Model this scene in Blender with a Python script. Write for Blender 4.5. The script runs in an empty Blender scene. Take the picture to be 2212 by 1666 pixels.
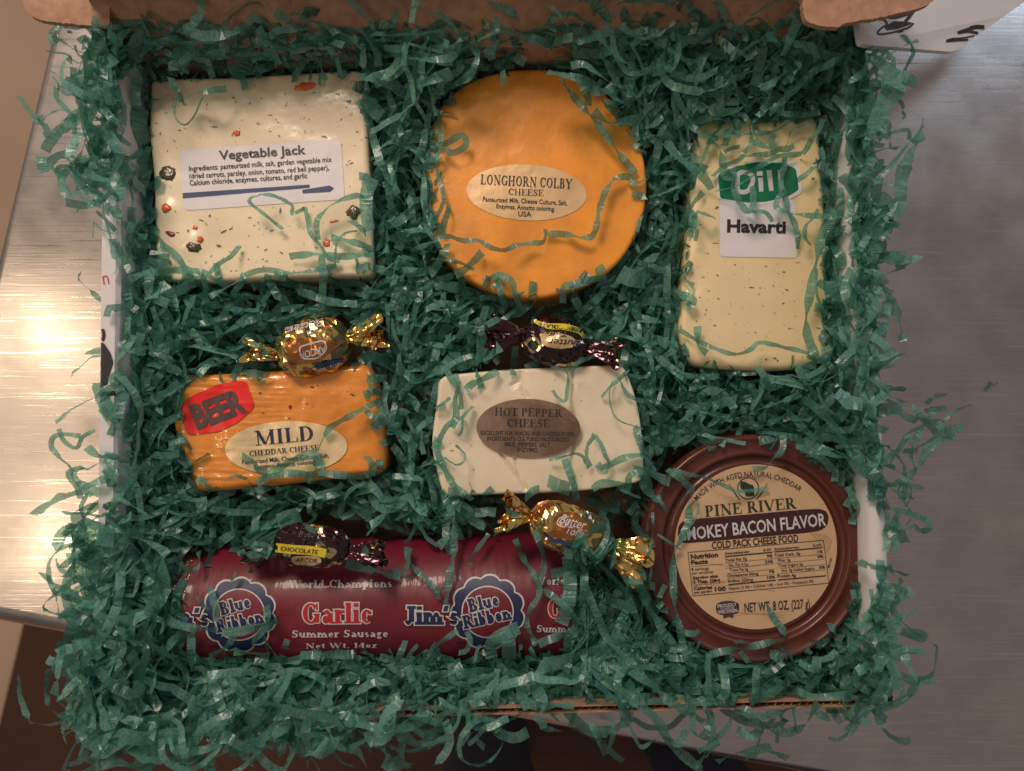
import bpy, bmesh, math, random
import numpy as np
from mathutils import Vector, noise
from mathutils.bvhtree import BVHTree
from mathutils.geometry import tessellate_polygon

R = math.radians
random.seed(7)
SC = bpy.context.scene
COL = SC.collection

# ------------------------------------------------------------------ camera
HC = 0.42            # metres above the steel table top
PITCH = R(2.8)
FPX = 1560.0         # focal length in units of a 2212 x 1666 picture
cam_d = bpy.data.cameras.new('camera')
cam = bpy.data.objects.new('camera', cam_d)
COL.objects.link(cam)
cam.location = (0, 0, HC)
cam.rotation_euler = (PITCH, 0, 0)
cam_d.sensor_width = 36
cam_d.lens = 36 * FPX / 2212
cam_d.clip_start = 0.01
cam_d.clip_end = 20
cam_d.dof.use_dof = True
cam_d.dof.focus_distance = 0.362
cam_d.dof.aperture_fstop = 8.0
SC.camera = cam

# ------------------------------------------------------------------ world and lamps
w = bpy.data.worlds.new('World')
SC.world = w
w.use_nodes = True
bg = w.node_tree.nodes['Background']
bg.inputs[0].default_value = (1.0, 0.84, 0.75, 1)
bg.inputs[1].default_value = 0.20
SC.view_settings.view_transform = 'Standard'
SC.view_settings.look = 'None'
SC.view_settings.exposure = 0.30
SC.view_settings.gamma = 1.0

def lamp(name, loc, target, size, power, col):
    d = bpy.data.lights.new(name, 'AREA')
    d.shape = 'DISK'; d.size = size; d.energy = power; d.color = col
    o = bpy.data.objects.new(name, d); COL.objects.link(o)
    o.location = loc
    o.rotation_euler = (Vector(target) - Vector(loc)).to_track_quat('-Z', 'Y').to_euler()
    return o
lamp('ceiling_lamp', (-1.283, 0.207, 1.55), (0, 0, 0), 0.14, 1.35, (1.0, 0.76, 0.52))
lamp('ceiling_lamp', (-1.22, -0.29, 1.55), (0, 0, 0), 0.14, 1.35, (1.0, 0.76, 0.52))
lamp('key_lamp', (-0.34, 0.76, 0.86), (-0.08, 0.05, 0), 0.36, 7.0, (1.0, 0.82, 0.67))
lamp('window_lamp', (1.15, 1.15, 1.0), (0.1, 0.1, 0), 0.4, 2.8, (0.60, 0.78, 1.0))

# ------------------------------------------------------------------ helpers
CT, ST = math.cos(PITCH), math.sin(PITCH)
def ray(px, py):
    dx = (px - 1106) / FPX; dy = (833 - py) / FPX
    return Vector((dx, ST + dy * CT, -CT + dy * ST))
CAM = Vector((0, 0, HC))
def P(px, py, z):
    d = ray(px, py)
    return CAM + d * ((z - HC) / d.z)
def to_px(v):
    x, y, z = v[0], v[1], v[2] - HC
    f = y * ST - z * CT
    u = y * CT + z * ST
    return (1106 + x / f * FPX, 833 - u / f * FPX)
def ZM(ox, oy, s):
    k = 2212 / 4080
    def f(*pts):
        return [((ox + a / s) * k, (oy + b / s) * k) for a, b in pts]
    f.s = k / s
    return f
ZV = ZM(500, 200, 1.6664); ZC = ZM(1600, 200, 1.5864); ZH = ZM(2600, 350, 1.3889)
ZB = ZM(600, 1200, 2.0829); ZP = ZM(1650, 1200, 2.0829); ZS = ZM(600, 1950, 2.1067)
ZT = ZM(1550, 1900, 2.0109); ZL = ZM(2500, 1650, 1.5867); ZD = ZM(2600, 400, 2.765)
ZA = ZM(100, 350, 2.7767); ZA0 = ZM(0, 0, 2.212); ZBL = ZM(0, 1700, 1.2145)
ZBM = ZM(800, 2500, 1.3825); ZBR = ZM(2300, 2500, 1.3825); ZR = ZM(3200, 700, 1.5144)
ZR2 = ZM(3300, 1500, 2.082); ZTR = ZM(3080, 0, 2.212); ZTM = ZM(800, 0, 1.3012)
ZW = ZM(0, 700, 1.666); ZN = ZM(2700, 1850, 3.16); ZN2 = ZM(2700, 2150, 3.16)

def mesh_obj(name, verts, faces, mat, parent=None, origin=(0, 0, 0), smooth=False, link=True):
    me = bpy.data.meshes.new(name)
    o0 = Vector(origin)
    me.from_pydata([tuple(Vector(v) - o0) for v in verts], [], faces)
    if mat: me.materials.append(mat)
    if smooth: me.polygons.foreach_set('use_smooth', [True] * len(me.polygons))
    me.update()
    o = bpy.data.objects.new(name, me)
    COL.objects.link(o)
    if parent: o.parent = parent
    else: o.location = o0
    return o
def thing(name, label, cat, loc, group=None):
    o = bpy.data.objects.new(name, None); COL.objects.link(o)
    o.location = loc; o.empty_display_size = 0.02
    o['label'] = label; o['category'] = cat
    if group: o['group'] = group
    return o
def tag(o, label, cat, group=None):
    o['label'] = label; o['category'] = cat
    if group: o['group'] = group
    return o

# ---- materials
def nt(mat):
    mat.use_nodes = True
    return mat.node_tree.nodes, mat.node_tree.links
def pmat(name, col, rough=0.5, metal=0.0, spec=0.5, coat=0.0, coat_rough=0.05, sss=0.0, var=0.08, vscale=60,
         bump=0.0, bscale=200, bstretch=(1, 1, 1), bdist=0.001, trans=0.0, coat_only_bump=False):
    m = bpy.data.materials.new(name); N, L = nt(m)
    b = N['Principled BSDF']
    b.inputs['Roughness'].default_value = rough; b.inputs['Metallic'].default_value = metal
    b.inputs['Specular IOR Level'].default_value = spec
    b.inputs['Coat Weight'].default_value = coat; b.inputs['Coat Roughness'].default_value = coat_rough
    b.inputs['Transmission Weight'].default_value = trans
    if sss:
        b.inputs['Subsurface Weight'].default_value = sss
        b.inputs['Subsurface Radius'].default_value = (1, .6, .3)
        b.inputs['Subsurface Scale'].default_value = 0.004
    tc = N.new('ShaderNodeTexCoord')
    n = N.new('ShaderNodeTexNoise'); n.inputs['Scale'].default_value = vscale; n.inputs['Detail'].default_value = 5
    L.new(tc.outputs['Object'], n.inputs['Vector'])
    r = N.new('ShaderNodeValToRGB')
    c = Vector(col)
    r.color_ramp.elements[0].position = .3; r.color_ramp.elements[1].position = .7
    r.color_ramp.elements[0].color = (*(c * (1 - var)), 1); r.color_ramp.elements[1].color = (*[min(1, q) for q in c * (1 + var)], 1)
    L.new(n.outputs['Fac'], r.inputs['Fac']); L.new(r.outputs['Color'], b.inputs['Base Color'])
    if bump:
        mp = N.new('ShaderNodeMapping'); mp.inputs['Scale'].default_value = bstretch
        L.new(tc.outputs['Object'], mp.inputs['Vector'])
        n2 = N.new('ShaderNodeTexNoise'); n2.inputs['Scale'].default_value = bscale; n2.inputs['Detail'].default_value = 4
        L.new(mp.outputs['Vector'], n2.inputs['Vector'])
        bp = N.new('ShaderNodeBump'); bp.inputs['Strength'].default_value = bump; bp.inputs['Distance'].default_value = bdist
        L.new(n2.outputs['Fac'], bp.inputs['Height'])
        L.new(bp.outputs['Normal'], b.inputs['Coat Normal'])
        if not coat_only_bump: L.new(bp.outputs['Normal'], b.inputs['Normal'])
    return m

def paper_material():
    m = bpy.data.materials.new('green_tissue'); N, L = nt(m)
    b = N['Principled BSDF']; out = N['Material Output']
    g = N.new('ShaderNodeNewGeometry')
    r = N.new('ShaderNodeValToRGB')
    e = r.color_ramp.elements
    e[0].position = 0; e[0].color = (0.058, 0.180, 0.158, 1)
    e[1].position = 1; e[1].color = (0.250, 0.540, 0.470, 1)
    k = e.new(.5); k.color = (0.118, 0.320, 0.280, 1)
    L.new(g.outputs['Random Per Island'], r.inputs['Fac'])
    tc = N.new('ShaderNodeTexCoord')
    n = N.new('ShaderNodeTexNoise'); n.inputs['Scale'].default_value = 900; n.inputs['Detail'].default_value = 3
    L.new(tc.outputs['Object'], n.inputs['Vector'])
    mx = N.new('ShaderNodeMix'); mx.data_type = 'RGBA'; mx.blend_type = 'MULTIPLY'; mx.inputs[0].default_value = 1
    r2 = N.new('ShaderNodeValToRGB'); r2.color_ramp.elements[0].position = .3; r2.color_ramp.elements[1].position = .75
    r2.color_ramp.elements[0].color = (.62, .66, .64, 1); r2.color_ramp.elements[1].color = (1.25, 1.2, 1.15, 1)
    L.new(n.outputs['Fac'], r2.inputs['Fac'])
    L.new(r.outputs['Color'], mx.inputs[6]); L.new(r2.outputs['Color'], mx.inputs[7])
    L.new(mx.outputs[2], b.inputs['Base Color'])
    b.inputs['Roughness'].default_value = 0.30
    b.inputs['Specular IOR Level'].default_value = 0.85
    bp = N.new('ShaderNodeBump'); bp.inputs['Strength'].default_value = .5; bp.inputs['Distance'].default_value = .0006
    n3 = N.new('ShaderNodeTexNoise'); n3.inputs['Scale'].default_value = 420; n3.inputs['Detail'].default_value = 2
    L.new(tc.outputs['Object'], n3.inputs['Vector'])
    L.new(n3.outputs['Fac'], bp.inputs['Height']); L.new(bp.outputs['Normal'], b.inputs['Normal'])
    tr = N.new('ShaderNodeBsdfTranslucent'); tp = N.new('ShaderNodeBsdfTransparent')
    mm = N.new('ShaderNodeMix'); mm.data_type = 'RGBA'; mm.blend_type = 'MIX'; mm.inputs[0].default_value = .0
    L.new(mx.outputs[2], mm.inputs[6]); L.new(mm.outputs[2], tr.inputs['Color'])
    tp.inputs['Color'].default_value = (0.55, 0.85, 0.72, 1)
    s1 = N.new('ShaderNodeMixShader'); s1.inputs[0].default_value = .30
    s2 = N.new('ShaderNodeMixShader'); s2.inputs[0].default_value = .34
    L.new(b.outputs[0], s1.inputs[1]); L.new(tr.outputs[0], s1.inputs[2])
    L.new(s1.outputs[0], s2.inputs[1]); L.new(tp.outputs[0], s2.inputs[2])
    L.new(s2.outputs[0], out.inputs['Surface'])
    return m

def steel_material():
    m = bpy.data.materials.new('scratched_steel'); N, L = nt(m)
    b = N['Principled BSDF']
    b.inputs['Metallic'].default_value = 1
    tc = N.new('ShaderNodeTexCoord')
    def tex(rot, sc, scale, detail=4, dist=0):
        mp = N.new('ShaderNodeMapping'); mp.inputs['Rotation'].default_value = (0, 0, R(rot)); mp.inputs['Scale'].default_value = sc
        L.new(tc.outputs['Object'], mp.inputs['Vector'])
        n = N.new('ShaderNodeTexNoise'); n.inputs['Scale'].default_value = scale; n.inputs['Detail'].default_value = detail
        n.inputs['Distortion'].default_value = dist
        L.new(mp.outputs['Vector'], n.inputs['Vector']); return n.outputs['Fac']
    def ramp(f, a, c, v0, v1):
        r = N.new('ShaderNodeMapRange'); r.inputs['From Min'].default_value = a; r.inputs['From Max'].default_value = c
        r.inputs['To Min'].default_value = v0; r.inputs['To Max'].default_value = v1
        L.new(f, r.inputs['Value']); return r.outputs[0]
    def math_(op, a, c):
        k = N.new('ShaderNodeMath'); k.operation = op
        for i, q in enumerate((a, c)):
            if isinstance(q, (int, float)): k.inputs[i].default_value = q
            else: L.new(q, k.inputs[i])
        return k.outputs[0]
    br = tex(-6, (1, 60, 1), 14, 6)
    br2 = tex(9, (1, 45, 1), 22, 5, .4)
    s1 = ramp(tex(20, (1.2, 60, 1), 18, 2, .5), .65, .71, 0, 1)
    s2 = ramp(tex(-58, (1.2, 70, 1), 14, 2, .3), .65, .70, 0, 1)
    s3 = ramp(tex(78, (1.2, 70, 1), 11, 2, .6), .65, .71, 0, 1)
    bl = tex(0, (1, 1, 1), 7, 3)
    h = math_('ADD', math_('MULTIPLY', br, 1.0), math_('MULTIPLY', br2, .7))
    sc = math_('ADD', math_('ADD', s1, s2), s3)
    h2 = math_('SUBTRACT', h, math_('MULTIPLY', sc, .45))
    bp = N.new('ShaderNodeBump'); bp.inputs['Strength'].default_value = .04; bp.inputs['Distance'].default_value = .0005
    L.new(h2, bp.inputs['Height']); L.new(bp.outputs['Normal'], b.inputs['Normal'])
    bl2 = tex(30, (1, 1, 1), 38, 6)
    rg = math_('ADD', math_('ADD', ramp(bl, .3, .7, .22, .33), ramp(bl2, .3, .7, -.04, .05)), math_('MULTIPLY', sc, -.12))
    L.new(rg, b.inputs['Roughness'])
    cr = N.new('ShaderNodeValToRGB')
    cr.color_ramp.elements[0].color = (.43, .395, .375, 1); cr.color_ramp.elements[1].color = (.58, .535, .51, 1)
    cr.color_ramp.elements[0].position = .3; cr.color_ramp.elements[1].position = .7
    L.new(math_('ADD', math_('ADD', math_('MULTIPLY', h, .18), math_('MULTIPLY', bl2, .62)), math_('MULTIPLY', sc, .5)), cr.inputs['Fac']); L.new(cr.outputs[0], b.inputs['Base Color'])
    return m

def foil_material(name, cols, scale=95, rough=.16):
    """printed metal foil: bands of the given (position, colour, metallic)"""
    m = bpy.data.materials.new(name); N, L = nt(m)
    b = N['Principled BSDF']; tc = N.new('ShaderNodeTexCoord')
    n = N.new('ShaderNodeTexNoise'); n.inputs['Scale'].default_value = scale; n.inputs['Detail'].default_value = 1.2
    L.new(tc.outputs['Object'], n.inputs['Vector'])
    r = N.new('ShaderNodeValToRGB'); r.color_ramp.interpolation = 'CONSTANT'
    rm = N.new('ShaderNodeValToRGB'); rm.color_ramp.interpolation = 'CONSTANT'
    for i, (p, c, me) in enumerate(cols):
        for rr, cc in ((r, c), (rm, (me, me, me))):
            e = rr.color_ramp.elements
            k = e[i] if i < 2 else e.new(p)
            k.position = p; k.color = (*cc, 1)
    L.new(n.outputs['Fac'], r.inputs['Fac']); L.new(n.outputs['Fac'], rm.inputs['Fac'])
    L.new(r.outputs[0], b.inputs['Base Color']); L.new(rm.outputs[0], b.inputs['Metallic'])
    b.inputs['Roughness'].default_value = rough
    b.inputs['Coat Weight'].default_value = .6; b.inputs['Coat Roughness'].default_value = .06
    n2 = N.new('ShaderNodeTexNoise'); n2.inputs['Scale'].default_value = 130; n2.inputs['Detail'].default_value = 2
    L.new(tc.outputs['Object'], n2.inputs['Vector'])
    bp = N.new('ShaderNodeBump'); bp.inputs['Strength'].default_value = .6; bp.inputs['Distance'].default_value = .0012
    L.new(n2.outputs['Fac'], bp.inputs['Height']); L.new(bp.outputs['Normal'], b.inputs['Normal']); L.new(bp.outputs['Normal'], b.inputs['Coat Normal'])
    return m

M = {}
M['paper'] = paper_material()
M['steel'] = steel_material()
M['kraft'] = pmat('kraft_card', (.37, .205, .13), .8, var=.18, vscale=240, bump=.2, bscale=900, bdist=.0003)
M['kraft_edge'] = pmat('kraft_edge', (.42, .26, .15), .85, var=.25, vscale=500)
M['white_card'] = pmat('white_printed_card', (.66, .63, .64), .55, var=.04, vscale=40, bump=.15, bscale=90, bdist=.001)
M['black_ink'] = pmat('black_ink', (.018, .016, .018), .5, var=.2, vscale=300)
M['red_ink'] = pmat('red_ink', (.50, .02, .02), .5)
M['ink'] = pmat('dark_print', (.022, .020, .022), .45, var=.2, vscale=400)
M['navy_ink'] = pmat('navy_print', (.012, .018, .075), .45, var=.15)
M['blue_bar'] = pmat('blue_bar_print', (.035, .055, .16), .5, var=.1)
M['white_print'] = pmat('white_print', (.55, .52, .52), .5, var=.06)
M['label_white'] = pmat('white_label_paper', (.70, .66, .68), .42, coat=.15, coat_rough=.25, var=.03, vscale=90, bump=.25, bscale=70, bdist=.001)
M['gold_label'] = pmat('gold_foil_label', (.74, .50, .27), .38, metal=.55, var=.07, vscale=70, bump=.35, bscale=160, bdist=.0006)
M['pale_gold_label'] = pmat('pale_gold_foil_label', (.86, .66, .38), .36, metal=.45, var=.06, vscale=70, bump=.4, bscale=230, bdist=.0006)
M['copper_label'] = pmat('mirror_gold_foil_label', (.82, .55, .40), .22, metal=1, var=.12, vscale=110, bump=.30, bscale=55, bdist=.0014)
M['beer_red'] = pmat('red_sticker', (.80, .016, .012), .3, coat=.5, var=.05)
M['beer_ink'] = pmat('beer_ink', (.085, .045, .045), .4, var=.2)
M['dill_green'] = pmat('green_sticker', (.0, .155, .065), .35, coat=.3, var=.1)
M['jack'] = pmat('vegetable_jack', (.80, .67, .48), .42, coat=.35, coat_rough=.14, sss=.35, var=.06, vscale=25, bump=.35, bscale=35, bdist=.003)
M['colby'] = pmat('orange_colby', (.82, .31, .028), .42, coat=.4, coat_rough=.12, sss=.35, var=.16, vscale=55, bump=.4, bscale=60, bdist=.002)
M['havarti'] = pmat('pale_havarti', (.80, .63, .37), .42, coat=.45, coat_rough=.12, sss=.35, var=.04, vscale=25, bump=.30, bscale=30, bdist=.003)
M['beer'] = pmat('wrinkled_beer_cheddar', (.76, .27, .03), .40, coat=.9, coat_rough=.12, sss=.3, var=.10, vscale=38, bump=.35, bscale=60, bstretch=(1, 1.3, 1), bdist=.004)
M['pepper'] = pmat('white_pepper_cheese', (.80, .69, .52), .45, coat=.4, coat_rough=.14, sss=.35, var=.04, vscale=25, bump=.25, bscale=40, bdist=.003)
M['faint_herb'] = pmat('faint_herb', (.36, .33, .17), .45, coat=.3)
M['herb'] = pmat('herb_fleck', (.13, .135, .065), .45, coat=.3)
M['red_pepper'] = pmat('red_pepper', (.66, .13, .035), .4, coat=.3, var=.2, vscale=300)
M['dark_red'] = pmat('dark_red_pepper', (.22, .02, .015), .35, coat=.6)
M['olive'] = pmat('olive_pepper', (.07, .06, .018), .25, coat=.9, var=.4, vscale=300, bump=.6, bscale=400)
M['casing'] = pmat('red_casing', (.150, .006, .020), .48, coat=.22, coat_rough=.10, var=.22, vscale=22, bump=.5, bscale=26, bstretch=(2.2, .6, .6), bdist=.003)
M['casing_end'] = pmat('brown_casing_end', (.13, .035, .022), .3, coat=.9, coat_rough=.08, var=.4, vscale=70, bump=1, bscale=110, bdist=.003)
M['logo_red'] = pmat('bright_red_print', (.42, .006, .012), .4, coat=.5, coat_rough=.1)
M['lid_brown'] = pmat('brown_plastic_lid', (.092, .021, .013), .34, spec=.45, coat=.15, coat_rough=.15, var=.10, vscale=15, bump=.12, bscale=22, bdist=.003)
M['tub_label'] = pmat('tan_tub_label', (.56, .37, .22), .5, var=.05, vscale=60)
M['tub_banner'] = pmat('brown_banner', (.045, .010, .010), .5)
M['tub_green'] = pmat('dark_green_print', (.012, .035, .014), .5)
M['emblem'] = pmat('emblem_brown', (.065, .03, .035), .5)
M['grain'] = pmat('wood_grain_print', (.44, .26, .15), .5)
M['yellow_band'] = pmat('yellow_band', (.66, .52, .03), .35, coat=.5)
M['blue_band'] = pmat('blue_band', (.01, .035, .14), .35, coat=.5)
M['gold_foil'] = foil_material('gold_candy_foil', [(0, (.08, .075, .03), .3), (.40, (.72, .50, .16), 1), (.54, (.36, .13, .03), .75), (.66, (.80, .60, .22), 1)])
M['gold_plain'] = foil_material('brown_gold_foil', [(0, (.85, .62, .20), 1), (.52, (.36, .13, .03), .75), (.60, (.90, .70, .26), 1)], 120, .13)
M['dark_foil'] = foil_material('dark_candy_foil', [(0, (.025, .006, .010), .6), (.55, (.62, .50, .27), 1), (.63, (.03, .008, .012), .6), (.68, (.10, .18, .07), .9)], 85)
M['dark_plain'] = foil_material('dark_plain_foil', [(0, (.05, .010, .018), .7), (.58, (.5, .36, .13), 1), (.63, (.03, .006, .010), .7)], 120, .13)
M['brown_foil'] = foil_material('brown_foil', [(0, (.36, .13, .03), .7), (.62, (.42, .17, .05), .8)], 60, .22)
M['phone_grey'] = pmat('phone_grey', (.20, .19, .18), .45, var=.03)
M['denim'] = pmat('navy_denim', (.022, .032, .065), .85, var=.2, vscale=60, bump=.3, bscale=400)
M['skin_shoe'] = pmat('dark_shoe', (.02, .018, .018), .6)
M['floor'] = pmat('tan_floor', (.66, .46, .33), .75, var=.10, vscale=3)
M['mat'] = pmat('dark_brown_floor', (.085, .035, .018), .8, var=.12, vscale=6)  # darker brown for the floor area below the table corner

# ---- 2D shape tools (pixel space of the 2212-wide picture)
def catmull(pts, n=8, closed=False):
    out = []; m = len(pts)
    rng = range(m) if closed else range(m - 1)
    for i in rng:
        g = (lambda k: pts[k % m]) if closed else (lambda k: pts[max(0, min(m - 1, k))])
        p0, p1, p2, p3 = g(i - 1), g(i), g(i + 1), g(i + 2)
        for j in range(n):
            t = j / n
            out.append(tuple(.5 * (2 * p1[q] + (p2[q] - p0[q]) * t + (2 * p0[q] - 5 * p1[q] + 4 * p2[q] - p3[q]) * t * t
                                   + (3 * p1[q] - p0[q] - 3 * p2[q] + p3[q]) * t ** 3) for q in range(len(p1))))
    if not closed: out.append(tuple(pts[-1]))
    return out
def chaikin(pts, n=2, k=.2):
    for _ in range(n):
        o = []
        for i in range(len(pts)):
            a, b = pts[i], pts[(i + 1) % len(pts)]
            o.append(tuple(a[q] * (1 - k) + b[q] * k for q in (0, 1)))
            o.append(tuple(a[q] * k + b[q] * (1 - k) for q in (0, 1)))
        pts = o
    return pts
def resample(pts, n, closed=True):
    p = [Vector(q) for q in pts]
    if closed: p.append(p[0])
    L = [0]
    for a, b in zip(p, p[1:]): L.append(L[-1] + (b - a).length)
    out = []; j = 0; m = n if closed else n - 1
    for i in range(n):
        s = L[-1] * i / m
        while j < len(L) - 2 and L[j + 1] < s: j += 1
        t = 0 if L[j + 1] == L[j] else (s - L[j]) / (L[j + 1] - L[j])
        out.append(p[j].lerp(p[j + 1], min(1, t)))
    return out
def ellipse(cx, cy, rx, ry, rot=0, n=72, notch=0):
    c, s = math.cos(R(rot)), math.sin(R(rot)); o = []
    for i in range(n):
        a = 2 * math.pi * i / n
        x, y = rx * math.cos(a), ry * math.sin(a)
        o.append((cx + x * c + y * s, cy - x * s + y * c))
    return o
def fill(pts, rings=8, n=72):
    """closed star-shaped outline -> concentric rings so it can follow a curved surface"""
    p = resample(pts, n); c = sum(p, Vector((0, 0))) / n
    V = []; F = []
    for k in range(rings):
        s = 1 - k / rings
        V += [tuple(c + (q - c) * s) for q in p]
    V.append(tuple(c))
    for k in range(rings - 1):
        for i in range(n):
            j = (i + 1) % n
            F.append((k * n + i, k * n + j, (k + 1) * n + j, (k + 1) * n + i))
    for i in range(n): F.append(((rings - 1) * n + i, (rings - 1) * n + (i + 1) % n, rings * n))
    return V, F
def stroke(pts, wd, n=6, taper=False):
    p = [Vector(q) for q in catmull(pts, n)] if len(pts) > 2 else [Vector(pts[0]).lerp(Vector(pts[1]), k / n) for k in range(n + 1)]
    V = []; F = []; m = len(p)
    for i, q in enumerate(p):
        t = (p[min(i + 1, m - 1)] - p[max(i - 1, 0)]); t = t.normalized() if t.length else Vector((1, 0))
        nn = Vector((-t.y, t.x)); ww = wd / 2 * (math.sin(math.pi * (i + .3) / (m - .4)) ** .5 if taper else 1)
        V += [tuple(q + nn * ww), tuple(q - nn * ww)]
    for i in range(m - 1): F.append((2 * i, 2 * i + 1, 2 * i + 3, 2 * i + 2))
    return V, F
def ringstroke(pts, wd):
    p = resample(pts, 90); V = []; F = []; m = len(p)
    for i, q in enumerate(p):
        t = (p[(i + 1) % m] - p[i - 1]).normalized(); nn = Vector((-t.y, t.x))
        V += [tuple(q + nn * wd / 2), tuple(q - nn * wd / 2)]
    for i in range(m):
        j = (i + 1) % m; F.append((2 * i, 2 * i + 1, 2 * j + 1, 2 * j))
    return V, F
def merge(*vf):
    V = []; F = []
    for v, f in vf:
        b = len(V); V += list(v); F += [tuple(i + b for i in q) for q in f]
    return V, F

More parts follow.
